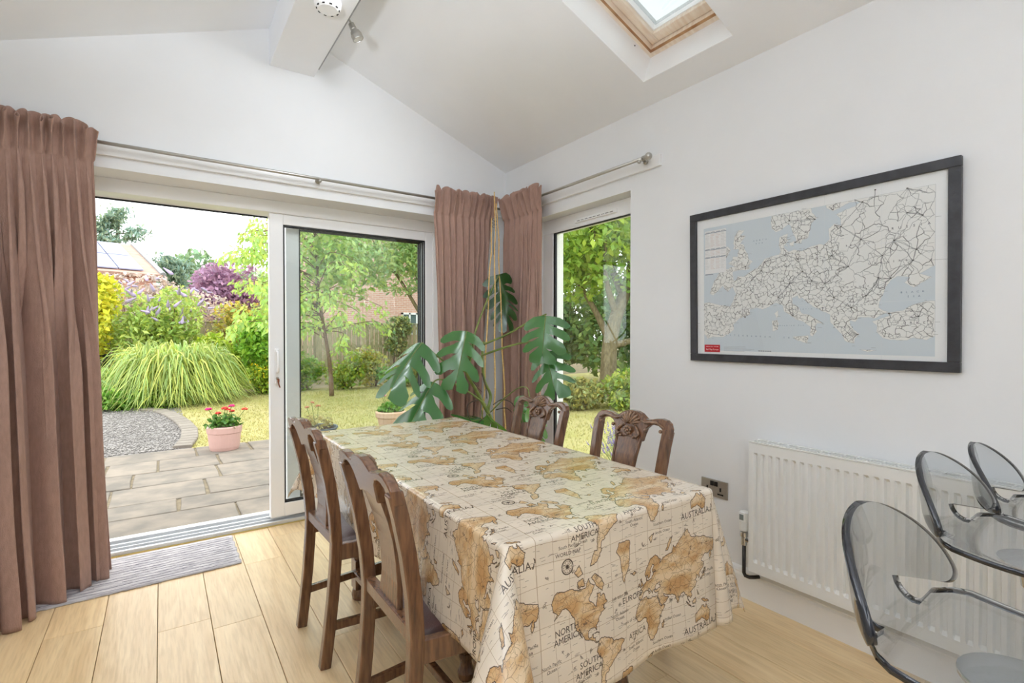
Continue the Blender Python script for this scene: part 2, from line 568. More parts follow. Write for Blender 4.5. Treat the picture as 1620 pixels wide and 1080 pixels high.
# moulded skirting
def skirting(name, path_fn, a0, a1, label):
    prof = [(0, 0), (.018, 0), (.018, .105), (.014, .115), (.016, .122), (.010, .134), (.004, .140), (0, .142)]
    m = MB(); m.prism(prof, lambda d, z: path_fn(a0, d, z), lambda d, z: path_fn(a1, d, z))
    return struct(m.build(name, M_gloss), label)
skirting('baseboard_right', lambda a, d, z: (XR-d, a, z), YF, WY0, 'white moulded skirting board under the radiator')
skirting('baseboard_left', lambda a, d, z: (XL+d, a, z), YF, YB, 'white moulded skirting board of the side wall')
skirting('baseboard_back', lambda a, d, z: (a, YB-d, z), DX1+.02, XR, 'white moulded skirting board in the corner')

# ------------------------------------------------------------------ patio door
dr = bpy.data.objects.new('door_1', None); COL.objects.link(dr); dr.location = (0.58, 3.68, 0)
struct(dr, 'white sliding patio door, open to the garden')
mb = MB()
mb.box(DX0, DX1, 3.615, 3.775, 2.046, 2.125)
mb.box(DX0, DX0+.07, 3.615, 3.775, 0.0, 2.046)
mb.box(DX1-.05, DX1, 3.615, 3.775, 0.0, 2.046)
mb.build('outer_frame', M_upvc, dr, bevel=.004)
MB().box(DX0+.07, DX1-.05, 3.775, 3.779, 2.036, 2.05).build('head_gasket', M_gasket, dr)
# threshold track: rails with grooves between
mb = MB()
mb.box(DX0, DX1, 3.612, 3.80, -.06, .012)
mb.box(DX0, DX1, 3.612, 3.632, .012, .026)
mb.box(DX0, DX1, 3.655, 3.663, .012, .034)
mb.box(DX0, DX1, 3.695, 3.712, .012, .040)
mb.box(DX0, DX1, 3.745, 3.80, .012, .050)
mb.build('threshold_track', M_alu, dr, bevel=.002)
MB().box(DX0, DX1, 3.602, 3.613, -.01, .006).build('threshold_trim', pmat('brass_strip', (214, 196, 130), .35, metal=.6), dr)

def leaf_panel(x0, x1, y0, y1, name, handle):
    st, z0, z1 = .085, .045, 2.046
    m = MB()
    m.box(x0, x0+st, y0, y1, z0, z1); m.box(x1-st, x1, y0, y1, z0, z1)
    m.box(x0+st, x1-st, y0, y1, z0, z0+.088); m.box(x0+st, x1-st, y0, y1, z1-.068, z1)
    fr = m.build(name, M_upvc, dr, bevel=.005)
    g = MB()
    a, b, c, d = x0+st, x1-st, z0+.088, z1-.068
    t = .009
    for yy in (y0+.006, y1-.014):
        g.box(a, a+t, yy, yy+.008, c, d); g.box(b-t, b, yy, yy+.008, c, d)
        g.box(a, b, yy, yy+.008, c, c+t); g.box(a, b, yy, yy+.008, d-t, d)
    g.build('glazing_gasket', M_gasket, fr)
    ym = (y0+y1)/2
    MB().box(a, b, ym-.012, ym-.008, c, d).build('window_pane', M_glass, fr)
    return fr
sl_ = leaf_panel(.585, 1.775, 3.632, 3.690, 'sliding_sash', True)
fx_ = leaf_panel(.70, 1.775, 3.712, 3.765, 'fixed_sash', False)
# pull handle with lock
m = MB()
m.box(.612, .640, 3.616, 3.632, .93, 1.16)
m.build('handle_plate', M_upvc, sl_, bevel=.004)
m = MB(); m.tube([(.626, 3.626, 1.145), (.626, 3.585, 1.14), (.626, 3.580, 1.10), (.626, 3.580, 1.05), (.626, 3.585, 1.01), (.626, 3.626, 1.005)], .008, 8)
m.build('handle', M_upvc, sl_, smooth=True)
m = MB(); m.lathe([(.010, 0), (.010, .012), (.006, .014)], (.626, 3.612, .965), 12, 'y')
m.build('lock_cylinder', M_steel, sl_)
m = MB(); m.tube([(.626, 3.605, .965), (.629, 3.600, .945), (.634, 3.603, .92), (.640, 3.606, .905)], .004, 6); m.box(.624, .636, 3.600, 3.604, .94, .962)
m.build('key', pmat('rusty_key', (128, 70, 44), .5, metal=.4), sl_)

# ------------------------------------------------------------------ tall side window
wn = bpy.data.objects.new('window_1', None); COL.objects.link(wn); wn.location = (2.43, 2.55, .1)
struct(wn, 'tall white window with a vent, right of the corner')
m = MB(); fx0, fx1 = 2.395, 2.465
m.box(fx0, fx1, WY0, WY1, WZ1-.103, WZ1); m.box(fx0, fx1, WY0, WY1, WZ0, WZ0+.07)
m.box(fx0, fx1, WY0, WY0+.065, WZ0+.07, WZ1-.103); m.box(fx0, fx1, WY1-.115, WY1, WZ0+.07, WZ1-.103)
m.build('window_frame', M_upvc, wn, bevel=.005)
m = MB(); a, b, c, d = WY0+.065, WY1-.115, WZ0+.07, WZ1-.103
m.box(fx0+.004, fx0+.02, b-.022, b, c, d); m.box(fx0+.004, fx0+.02, a, a+.02, c, d); m.box(fx0+.004, fx0+.02, a, b, d-.007, d); m.box(fx0+.004, fx0+.02, a, b, c, c+.01)
m.build('glazing_gasket', M_gasket, wn)
MB().box(2.428, 2.432, a, b, c, d).build('window_pane', M_glass, wn)
m = MB(); m.box(fx0-.016, fx0, 2.29, 2.68, 2.028, 2.052)
tv = m.build('trickle_vent', M_upvc, wn, bevel=.003)
m = MB()
for k in range(9): m.box(fx0-.018, fx0-.0155, 2.315+k*.039, 2.342+k*.039, 2.036, 2.040)
m.build('vent_slots', pmat('vent_slot_grey', (120, 120, 122), .6), tv)
MB().box(XR-.03, fx0, WY0-.02, WY1, WZ0-.03, WZ0+.002).build('window_sill', M_gloss, wn, bevel=.004)

# ------------------------------------------------------------------ roof lights
M_pine = pmat('lacquered_pine', (228, 208, 186), .4, rgb2=(240, 228, 212), vscale=9, stretch=(1, 6, 1))
M_pineedge = pmat('weathered_pine', (150, 100, 60), .5, rgb2=(190, 148, 104), vscale=14)
M_skyglass = clear_mat('rooflight_glass', (0.60, 0.62, 0.61), 1.5)
def rooflight(n, y0, y1, label):
    r = bpy.data.objects.new('window_%d' % n, None); COL.objects.link(r)
    r.location = on_slope((SKX0+SKX1)/2, (y0+y1)/2, .2); struct(r, label)
    def ring(m, ix, iy, dx, dy, d0, d1):
        """rectangular ring in the roof plane, outer inset (ix,iy), bar widths dx,dy, depth d0..d1"""
        X0, X1, A, B = SKX0+ix, SKX1-ix, y0+iy, y1-iy
        for (p, q, s, t) in ((X0, X1, A, A+dy), (X0, X1, B-dy, B), (X0, X0+dx, A+dy, B-dy), (X1-dx, X1, A+dy, B-dy)):
            vs = [on_slope(u, v, d) for d in (d0, d1) for u, v in ((p, s), (q, s), (q, t), (p, t))]
            m.add(vs, [(0,3,2,1),(4,5,6,7),(0,1,5,4),(1,2,6,5),(2,3,7,6),(3,0,4,7)])
        return m
    ring(MB(), -.010, -.010, .012, .012, 0.001, .215).build('reveal_lining', M_gloss, r)
    fr = ring(MB(), 0, 0, .040, .036, .155, .24).build('frame', M_pine, r, bevel=.004)
    ring(MB(), .030, .027, .012, .010, .150, .156).build('frame_groove', M_pineedge, fr)
    sa = ring(MB(), .042, .038, .050, .045, .185, .26).build('sash', M_pine, r, bevel=.004)
    ring(MB(), .086, .078, .012, .011, .205, .262).build('glazing_bead', M_gloss, sa)
    m = MB()
    X0, X1, A, B = SKX0+.09, SKX1-.09, y0+.08, y1-.08
    vs = [on_slope(u, v, d) for d in (.235, .239) for u, v in ((X0, A), (X1, A), (X1, B), (X0, B))]
    m.add(vs, [(0,3,2,1),(4,5,6,7),(0,1,5,4),(1,2,6,5),(2,3,7,6),(3,0,4,7)])
    m.build('window_pane', M_skyglass, sa)
    m = MB(); m.ball(on_slope(SKX1-.12, y1-.002, .135), .004, 8, 5); m.build('screw_hole', M_black, r)
    c = on_slope((X0+X1)/2, (A+B)/2, .30)
    portal('rooflight_portal', c, (0, math.atan(SL), 0), X1-X0, B-A)
rooflight(2, *HOLES[0], 'pine roof light in the sloping ceiling above the framed map')
rooflight(3, *HOLES[1], 'added pine roof light, unseen at the rear, for more daylight')  # unseen second roof light, added to let in more daylight
# ================================================================== flat prints (computed here, no files)
def text_tris(s, size=1.0, align='CENTER'):
    """outline triangles of a word, as (n,3,2), height about size"""
    cu = bpy.data.curves.new('lettering', 'FONT')
    cu.body = s; cu.size = size; cu.align_x = align; cu.resolution_u = 2
    o = bpy.data.objects.new('lettering', cu); COL.objects.link(o)
    me = bpy.data.meshes.new_from_object(o)
    me.calc_loop_triangles()
    V = np.array([v.co[:2] for v in me.vertices]); T = np.array([t.vertices[:] for t in me.loop_triangles])
    bpy.data.objects.remove(o); bpy.data.curves.remove(cu); bpy.data.meshes.remove(me)
    return V[T] if len(T) else np.zeros((0, 3, 2))

class Canvas:
    """y-up pixel canvas; optional wrap-round for a repeating tile"""
    def __init__(s, w, h, bg, wrap=False):
        s.w, s.h, s.wrap = w, h, wrap
        s.a = np.empty((h, w, 3), np.float32); s.a[:] = np.array(bg, np.float32)/255
    def blend(s, iy, ix, col, al):
        if s.wrap: iy = iy % s.h; ix = ix % s.w
        else:
            k = (ix >= 0) & (ix < s.w) & (iy >= 0) & (iy < s.h)
            iy, ix = iy[k], ix[k]
            if np.ndim(al): al = al[k]
        c = np.array(col, np.float32)/255
        al = np.asarray(al, np.float32)
        al = al[..., None] if al.ndim else al
        s.a[iy, ix] = s.a[iy, ix]*(1-al) + c*al
    def line(s, pts, col, wd=1.0, al=1.0):
        pts = np.asarray(pts, float)
        mask = {}
        xs, ys = [], []
        for p, q in zip(pts[:-1], pts[1:]):
            n = max(2, int(np.hypot(*(q-p))*1.6)+1)
            t = np.linspace(0, 1, n)
            xs.append(p[0]+(q[0]-p[0])*t); ys.append(p[1]+(q[1]-p[1])*t)
        x = np.concatenate(xs); y = np.concatenate(ys)
        k = int(math.ceil(wd))
        o = np.arange(k) - (k-1)/2
        gx, gy = np.meshgrid(o, o)
        ix = np.floor(x[:, None]+gx.ravel()).astype(int); iy = np.floor(y[:, None]+gy.ravel()).astype(int)
        u = np.unique(np.stack([iy.ravel(), ix.ravel()], 1), axis=0)
        s.blend(u[:, 0], u[:, 1], col, al)
    def tris(s, T, ox, oy, sc, col, rot=0.0, al=1.0):
        c, n = math.cos(rot), math.sin(rot)
        for t in T:
            p = t*sc
            p = np.stack([p[:, 0]*c-p[:, 1]*n+ox, p[:, 0]*n+p[:, 1]*c+oy], 1)
            x0, y0 = np.floor(p.min(0)).astype(int); x1, y1 = np.ceil(p.max(0)).astype(int)
            if x1-x0 > 400 or y1-y0 > 400: continue
            X, Y = np.meshgrid(np.arange(x0, x1+1), np.arange(y0, y1+1))
            def e(a, b): return (b[0]-a[0])*(Y+.5-a[1]) - (b[1]-a[1])*(X+.5-a[0])
            d0, d1, d2 = e(p[0], p[1]), e(p[1], p[2]), e(p[2], p[0])
            k = ((d0 >= -.3) & (d1 >= -.3) & (d2 >= -.3)) | ((d0 <= .3) & (d1 <= .3) & (d2 <= .3))
            s.blend(Y[k], X[k], col, al)
    def text(s, txt, x, y, size, col, rot=0.0, al=1.0):
        s.tris(text_tris(txt), x, y, size, col, rot, al)
    def image(s, name):
        im = bpy.data.images.new(name, s.w, s.h)
        buf = np.ones((s.h, s.w, 4), np.float32); buf[..., :3] = np.clip(s.a, 0, 1)
        im.pixels.foreach_set(buf.ravel()); im.update()
        return im

def fill_mask(polys, W, H):
    """even-odd fill of each polygon, union"""
    out = np.zeros((H, W), bool)
    for P in polys:
        P = np.asarray(P, float)
        x0, x1 = max(0, int(P[:, 0].min())-1), min(W, int(P[:, 0].max())+2)
        y0, y1 = max(0, int(P[:, 1].min())-1), min(H, int(P[:, 1].max())+2)
        if x1 <= x0 or y1 <= y0: continue
        X = np.arange(x0, x1)[None, :]+.5; Y = np.arange(y0, y1)[:, None]+.5
        m = np.zeros((y1-y0, x1-x0), bool)
        Q = np.roll(P, -1, 0)
        for (ax, ay), (bx, by) in zip(P, Q):
            if ay == by: continue
            rows = ((ay <= Y) & (by > Y)) | ((by <= Y) & (ay > Y))
            xi = ax + (Y-ay)*(bx-ax)/(by-ay)
            m ^= rows & (X < xi)
        out[y0:y1, x0:x1] |= m
    return out

def rough_poly(P, amp, n=4, seed=0):
    """subdivide a coastline with small wiggles"""
    r = np.random.default_rng(seed)
    P = np.asarray(P, float)
    for _ in range(n):
        Q = np.roll(P, -1, 0)
        d = np.hypot(*(Q-P).T)
        M = (P+Q)/2 + r.normal(0, 1, P.shape)*np.minimum(d, 12)[:, None]*amp
        P = np.stack([P, M], 1).reshape(-1, 2)
    return P

def smooth_noise(W, H, c, seed):
    r = np.random.default_rng(seed)
    g = r.random((c+1, c+1))
    y = np.linspace(0, c-1e-6, H); x = np.linspace(0, c-1e-6, W)
    iy, ix = y.astype(int), x.astype(int)
    fy, fx = (y-iy)[:, None], (x-ix)[None, :]
    fy = fy*fy*(3-2*fy); fx = fx*fx*(3-2*fx)
    A = g[iy][:, ix]; B = g[iy][:, ix+1]; C_ = g[iy+1][:, ix]; D = g[iy+1][:, ix+1]
    return (A*(1-fx)+B*fx)*(1-fy) + (C_*(1-fx)+D*fx)*fy

WORLD = dict(
 na=[(-168,66),(-162,70),(-156,71),(-141,70),(-128,70),(-115,68),(-100,68),(-94,72),(-90,69),(-82,68),(-87,64),(-94,60),(-93,58),(-85,55.5),(-82,52.5),(-79,51.5),(-79,55),(-77,58),(-78,62),(-72,61.5),(-69,58.5),(-64,60),(-60,55),(-56,52),(-65,50),(-65,48),(-61,46),(-66,44.5),(-70,43.5),(-70.5,41.8),(-74,40.5),(-76,37),(-75.5,35),(-81,31.5),(-80,26.5),(-81,25),(-82.7,28),(-84,30),(-89,30),(-94,29.5),(-97.5,27),(-97.5,22),(-95.5,18.5),(-91,18.5),(-90,21),(-87,21.5),(-88,17),(-83.5,15.5),(-83.5,11),(-81,8.7),(-79,9.5),(-77.5,8),(-80,7.3),(-83,8.2),(-86,11.5),(-91,14),(-95,16),(-101,17.5),(-105.5,20.5),(-109,25.5),(-113,31),(-114.5,31.5),(-110,23.5),(-112.5,26),(-115.5,30),(-117.5,33.5),(-121,35),(-124,40),(-124,47),(-128,51),(-133,56),(-140,60),(-149,60),(-158,56.5),(-164,54.7),(-158,58.5),(-165,61),(-166,64.5)],
 sa=[(-77.5,8),(-72,12),(-64,10.5),(-60,8.5),(-52,5),(-50,0),(-44,-2.5),(-39,-3),(-35,-7),(-39,-13),(-40,-20),(-45,-23.5),(-48.5,-27),(-53,-33),(-57,-35.5),(-57,-38),(-62,-39),(-65,-43),(-66,-47),(-69,-51),(-68.5,-54.5),(-72,-53.5),(-75,-50),(-73.5,-42),(-73.5,-37),(-71.5,-30),(-70.3,-20),(-76,-14),(-81,-6),(-80,-2),(-77.5,3)],
 gr=[(-73,78),(-60,82),(-32,83.5),(-18,80),(-20,74),(-25,70),(-40,65),(-44,60),(-51,64),(-54,69),(-58,75.5)],
 af=[(-6,35.5),(3,37),(10,37),(11,33.5),(20,31),(25,32),(33,31),(35,27),(37,22),(39,16),(43,12),(51,12),(47,4),(41,-2),(39,-7),(40.5,-15),(35,-20),(35.5,-24),(32,-29),(26,-34),(19,-34.5),(15,-27),(12,-18),(13.5,-11),(9,-1),(9.5,4),(4,6.3),(-4,5),(-8,4.5),(-13,8.5),(-17,14.5),(-16,20),(-13,27.5),(-9.5,31)],
 eu=[(-9,37),(-9.3,43.5),(-1.5,43.5),(-1,46),(-4.7,48.3),(1.5,50),(4,52),(8.5,54),(8,57),(10.5,57.5),(10,54.5),(14,54),(19,54.5),(21.5,57),(24,57.5),(23.5,59.3),(30,60),(22.5,60),(21.5,62),(25.5,65),(22,65.8),(17.5,62),(19,60),(16.5,57),(14.3,55.5),(12.7,56),(11,59),(7,58),(5,61),(12,66.5),(19,70),(28,71),(41,67),(38,64.5),(44,66.5),(46,68),(54,68.5),(67,69),(69,73),(73,71.5),(80,73),(90,75.5),(104,77.7),(113,74),(128,73),(140,72.5),(160,70),(180,69),(180,65),(177,62.5),(170,60),(163,60),(162.5,56),(157,51),(156,57),(163,62),(155,59.3),(143,59.3),(135,54.5),(141,52),(140,48),(132,43),(128,40),(129.5,36),(126.5,34.5),(126,38),(121.5,39.5),(122.5,37),(119,35),(122,30.5),(117,23.5),(110,21),(106,19.5),(109,13),(105,9),(100.5,13.5),(99.5,10),(103.5,1.5),(100.5,5.5),(98.5,9),(97.5,16),(94,16.5),(91,22.5),(87,21.5),(80.2,15.5),(80,11.5),(77.5,8),(73,17),(72.5,21),(67,24.5),(57,26),(51.5,28),(48,30),(51.5,25),(56.5,24),(59.5,22.5),(54,17),(44,12.8),(39,21),(35,28),(34.5,31.5),(36,36.5),(28,36.7),(26.5,39.5),(30,41),(41,41.5),(38,44.5),(39,47),(34,46),(31,46.5),(28,43),(28,41),(24,40.7),(23,38),(22.5,36.5),(19.5,41.5),(13.5,45.5),(12.5,44),(18.4,40),(15.8,38),(14,41),(10,44),(4,43.3),(0,39.5),(-2,36.8),(-5.5,36)],
 au=[(114,-22),(122,-18),(129,-15),(132,-11.5),(136.5,-12),(136,-15),(140.5,-17.5),(142.5,-11),(146,-19),(153,-26),(150,-37),(146,-39),(140,-38),(136,-34.5),(131,-31.5),(124,-33),(115,-34.5)],
 ng=[(131,-1),(137,-2),(147,-6.5),(150,-10.5),(143,-9),(138,-8)], bo=[(109,1.5),(117,6.5),(118.5,1),(116,-4),(110,-3)],
 su=[(95.5,5.5),(106,-4),(105,-6),(98,1)], ja=[(105.5,-6.5),(114,-7.5),(114,-8.5),(106,-7.5)],
 jp=[(130.5,31.5),(136,34),(140.5,35.5),(142,40),(145,43.5),(141.5,45),(140,39.5),(136,36.5),(131,34)],
 uk=[(-5.5,50),(1,51),(1.5,52.7),(-2,56),(-3,58.5),(-6,58),(-3,54),(-5,52)], ie=[(-10,52),(-6,52.2),(-6,55),(-9,54.5)],
 ic=[(-24,65.5),(-18,66.3),(-14,65),(-19,63.5)], md=[(44,-17),(49.5,-12.5),(50,-16),(47,-25),(44,-23)],
 n1=[(173,-35),(178,-38),(175,-41.5)], n2=[(172.5,-41),(174,-42),(168,-46.5),(167,-45.5)],
 b1=[(-80,73),(-68,70),(-62,66),(-66,62.5),(-74,65),(-88,72)], b2=[(-117,72),(-105,73),(-102,69),(-115,69)],
 b3=[(-90,76.5),(-80,82),(-63,82.5),(-76,77)], cu=[(-85,22),(-75,20.5),(-80,23)], ph=[(121,18),(126,8),(122,10)], nv=[(52,71),(60,76),(68,77),(57,71)],
 b4=[(-122,76),(-112,78),(-105,75),(-115,74)], sp=[(14,79),(26,80),(18,77)])

def world_tile():
    W, H = 1400, 684
    cv = Canvas(W, H, (228, 214, 194), wrap=True)
    nzz = smooth_noise(W, H, 6, 3)
    cv.a *= (0.965 + 0.06*nzz)[..., None].astype(np.float32)
    ink, brown = (66, 52, 42), (150, 122, 92)
    # graticule
    for k in range(15):
        x0 = k*W/14
        yy = np.linspace(0, H, 80); xx = x0 + 10*math.sin(k*.7)*np.cos(yy/H*2*PI)
        cv.line(np.stack([xx, yy], 1), brown, 2, .75)
    for k in range(7):
        y0 = k*H/7
        xx = np.linspace(0, W, 120); yy = y0 + 9*np.cos(xx/W*4*PI)
        cv.line(np.stack([xx, yy], 1), brown, 2, .75)
    def ll(P):
        P = np.asarray(P, float)
        la = np.radians(np.clip(P[:, 1], -58, 80.5)); me_ = np.log(np.tan(PI/4+la/2))
        return np.stack([(.425+(P[:, 0]+45)*.0014 if P[0, 1] == 78 else np.interp(P[:, 0], [-170, -56, -17, 160, 180], [.052, .33, .490, .975, 1.0]))*W, (.265+.2913*me_)*H], 1)
    polys = {}
    for i, (k, P) in enumerate(WORLD.items()):
        P = ll(P)
        P = np.stack([P[:, 0], P[:, 1]], 1)
        polys[k] = rough_poly(P, .13, 3 if len(P) > 12 else 4, i)
    pad = 200
    land = fill_mask([p+pad for p in polys.values()], W+2*pad, H+2*pad)
    # fold the padding back for the repeat
    full = np.zeros((H, W), bool)
    for oy in (-1, 0, 1):
        for ox in (-1, 0, 1):
            y0, x0 = pad+oy*H, pad+ox*W
            ys = slice(max(0, y0), min(H+2*pad, y0+H)); xs = slice(max(0, x0), min(W+2*pad, x0+W))
            sub = land[ys, xs]
            ty, tx = ys.start-y0, xs.start-x0
            full[ty:ty+sub.shape[0], tx:tx+sub.shape[1]] |= sub
    n1 = smooth_noise(W, H, 14, 5); n2 = smooth_noise(W, H, 40, 6)
    f = np.clip((n1*.7+n2*.3-.3)*2.2, 0, 1)[..., None]
    colr = np.array([226, 200, 162])/255*(1-f) + np.array([196, 152, 100])/255*f
    cv.a[full] = colr[full].astype(np.float32)
    # soft brown shadow along the coast
    # borders inside the land (nearest-site cells)
    r = np.random.default_rng(4)
    sites = r.random((330, 2))*[W, H]
    yy, xx = np.mgrid[0:H:2, 0:W:2]
    best = np.full(yy.shape, 1e9); idx = np.zeros(yy.shape, int)
    wob = 14*(smooth_noise(W//2, H//2, 50, 9)-.5)
    for i, (sx, sy) in enumerate(sites):
        d = (xx+wob-sx)**2 + (yy-wob-sy)**2
        k = d < best
        best[k] = d[k]; idx[k] = i
    idx = np.repeat(np.repeat(idx, 2, 0), 2, 1)[:H, :W]
    edge = (idx != np.roll(idx, 1, 0)) | (idx != np.roll(idx, 1, 1))
    edge |= np.roll(edge, 1, 0)
    k = edge & full
    cv.a[k] = cv.a[k]*.40 + np.array([74, 52, 34])/255*.60
    sites = r.random((1500, 2))*[W, H]
    best = np.full(yy.shape, 1e9); idx = np.zeros(yy.shape, int)
    for i, (sx, sy) in enumerate(sites):
        x0, x1, y0, y1 = max(0, int(sx/2)-45), min(yy.shape[1], int(sx/2)+45), max(0, int(sy/2)-45), min(yy.shape[0], int(sy/2)+45)
        d = (xx[y0:y1, x0:x1]+wob[y0:y1, x0:x1]-sx)**2 + (yy[y0:y1, x0:x1]-wob[y0:y1, x0:x1]-sy)**2
        k = d < best[y0:y1, x0:x1]
        best[y0:y1, x0:x1][k] = d[k]; idx[y0:y1, x0:x1][k] = i
    idx = np.repeat(np.repeat(idx, 2, 0), 2, 1)[:H, :W]
    edge = (idx != np.roll(idx, 1, 0)) | (idx != np.roll(idx, 1, 1))
    k = edge & full & (smooth_noise(W, H, 22, 15) > .42)
    cv.a[k] = cv.a[k]*.45 + np.array([84, 58, 38])/255*.55
    # coast
    er = full ^ (full & np.roll(full, 1, 0) & np.roll(full, -1, 0) & np.roll(full, 1, 1) & np.roll(full, -1, 1))
    out = np.zeros_like(full)
    for dy, dx in ((0, 0), (1, 0), (0, 1), (-1, 0), (0, -1)): out |= np.roll(np.roll(er, dy, 0), dx, 1)
    out |= np.roll(out, 1, 0); out |= np.roll(out, 1, 1)
    cv.a[out] = cv.a[out]*.15 + np.array(ink)/255*.82
    # compass wheel
    cx, cy, R = .138*W, .94*H, 36
    a = np.linspace(0, 2*PI, 160)
    for rr, wd in ((R, 5), (R*.78, 2), (R*.14, 8)):
        cv.line(np.stack([cx+rr*np.cos(a), cy+rr*np.sin(a)], 1), ink, wd, .95)
    for q in range(12):
        t = q*PI/6
        cv.line([(cx, cy), (cx+R*.8*math.cos(t), cy+R*.8*math.sin(t))], ink, 2, .9)
    T = cv.text
    T('WORLD MAP', .145*W, .022*H, 28, ink)
    T('NORTH', .124*W, .480*H, 46, ink); T('AMERICA', .128*W, .420*H, 46, ink)
    T('SOUTH', .236*W, .170*H, 46, ink); T('AMERICA', .228*W, .106*H, 46, ink)
    T('EUROPE', .472*W, .500*H, 46, ink); T('AFRICA', .500*W, .195*H, 46, ink)
    T('AUSTRALIA', .880*W, .005*H, 54, ink)
    for s, x, y in (('North Atlantic', .395, .43), ('Ocean', .395, .395), ('South Atlantic', .49, .12), ('Ocean', .49, .085), ('Indian Ocean', .72, .19),
                    ('South Pacific Ocean', .17, .075), ('North Pacific', .045, .30), ('Ocean', .045, .265), ('North Pacific', .945, .48), ('Ocean', .945, .445),
                    ('Arctic Ocean', .66, .955), ('Bay of Bengal', .745, .345), ('Southern Ocean', .66, .03), ('Tropic of Cancer', .46, .335), ('Labrador Sea', .40, .56)):
        T(s, x*W, y*H, 24, ink, .0, .9)
    r = np.random.default_rng(8)
    for _ in range(420):      # tiny place names, too small to read
        x, y = r.random()*W, r.random()*H
        n = r.integers(10, 34)
        cv.line([(x, y), (x+n, y+r.normal(0, 1))], ink, 2, .55)
    for _ in range(46):
        x, y = r.random()*W, r.random()*H
        p = np.stack([x+r.normal(0, 7, 12), y+r.normal(0, 6, 12)], 1)
        cv.line(p, ink, 2, .6)
    return cv.image('world_map_print')

EUROPE = dict(
 main=[(-9.2,38.7),(-8.9,40.5),(-8.8,42.5),(-9.2,43.2),(-7.5,43.7),(-4,43.4),(-1.7,43.4),(-1.3,44.8),(-1.1,46),(-2.2,47.2),(-4.6,48),(-4.5,48.6),(-1.8,48.7),(-1.6,49.6),(0.1,49.5),(1.6,50.6),(3.3,51.4),(4.3,52.2),(4.8,53),(6.9,53.5),(8.5,53.7),(8.9,54.2),(8.2,55.5),(8.2,57),(10.5,57.6),(10.3,56.5),(10.9,56.3),(9.8,55.3),(9.9,54.8),(11,54.1),(12.5,54.4),(14.2,53.9),(16.5,54.5),(18.6,54.7),(19.6,54.4),(21,55.2),(21.1,57),(22.6,57.7),(24.2,57.1),(24.4,58.3),(23.5,59.2),(26,59.6),(28.2,59.6),(30,60),(27.5,60.5),(25,60.2),(23,59.9),(21.4,60.8),(21.4,63),(46,63),(46,46.6),(42,46.6),(39.2,47.2),(38,47),(35.2,46.3),(36.6,45.4),(35.4,45),(33.6,44.4),(32.5,45.4),(33.6,46.1),(31.8,46.6),(30.6,46.2),(29.6,45.3),(28.7,44),(28,43),(27.7,42.2),(28.2,41.6),(29,41.2),(28,40.98),(26.7,40.4),(26,40.7),(24.2,40.9),(23.7,40.2),(22.8,40.5),(22.8,39.6),(23.2,38.9),(24,38),(23.2,37.4),(23,36.5),(22.3,36.7),(21.5,37.1),(21.2,38.2),(20.2,39.4),(19.4,40.5),(19.5,41.8),(18.4,42.4),(16.4,43.5),(15,44.6),(14.4,45.2),(13.7,45),(13.4,45.7),(12.3,45.3),(12.4,44.2),(13.6,43.5),(14.2,42.4),(15.9,41.9),(16.2,41.6),(18.4,40.2),(17.1,40.4),(16.7,39.6),(17,38.9),(16.1,38),(15.7,38.3),(15.9,39.7),(14.6,40.7),(13,41.2),(12,42),(10.6,42.8),(10.3,43.9),(8.9,44.4),(7.5,43.8),(6,43.1),(4.6,43.4),(3.1,43),(3.2,42),(0.9,41),(-0.2,39.7),(0.1,38.7),(-0.8,37.7),(-2.2,36.8),(-4.6,36.6),(-5.6,36),(-6.4,36.8),(-7.4,37.2),(-8.9,37)],
 scan=[(4.9,61),(5,60),(5.6,58.7),(7,58),(8.4,58.3),(10.5,59.2),(11.2,58.9),(11.9,57.5),(12.8,56.3),(12.9,55.5),(14.2,55.4),(14.4,55.9),(16,56.2),(16.6,57.6),(17,58.7),(18.6,59.4),(17.3,60.7),(17.2,62),(17,63),(5,63)],
 gb=[(-5.6,50.1),(-3.5,50.3),(-1.9,50.7),(0.9,50.9),(1.4,51.3),(0.7,51.5),(1.7,52.6),(0.4,53),(-0.1,53.9),(-1.4,54.9),(-2,55.8),(-3.2,56),(-2.2,57.5),(-4,57.6),(-3.1,58.6),(-5,58.6),(-5.7,57.3),(-5.5,55.9),(-4.8,55.4),(-5,54.8),(-3.3,54.9),(-3.2,54),(-3,53.4),(-4.5,53.3),(-4.2,52.7),(-5.2,51.9),(-3.2,51.4),(-4.3,51.2)],
 ire=[(-10,52),(-8.5,51.6),(-6.4,52.2),(-6,53.6),(-5.6,54.6),(-7,55.3),(-8.5,54.6),(-10,54.2),(-9,53.2)],
 tur=[(26.2,40),(26.8,39.3),(26.6,38.3),(27.3,37.1),(28.3,36.7),(30.5,36.4),(31.5,36.7),(33,36.1),(34.6,36.7),(36,36.6),(36,35),(46,35),(46,41.5),(41.5,41.5),(38.5,41),(36.3,41.7),(35,42),(32.5,41.8),(31.2,41.2),(29.1,41.2),(29.3,40.7),(27.5,40.3)],
 sar=[(8.2,40.9),(9.3,41.2),(9.7,40.4),(9.5,39.2),(8.5,38.9),(8.4,40)], cor=[(8.6,42.4),(9.4,43),(9.5,42),(9.2,41.4)],
 sic=[(12.5,38),(15.5,38.2),(15.2,36.7),(12.6,37.6)], cre=[(23.6,35.5),(26.2,35.2),(24.8,34.95)], zea=[(11.1,55.7),(12.5,56),(12.2,55),(11.2,55.2)], fun=[(9.9,55.5),(10.8,55.3),(10.5,55.05)])

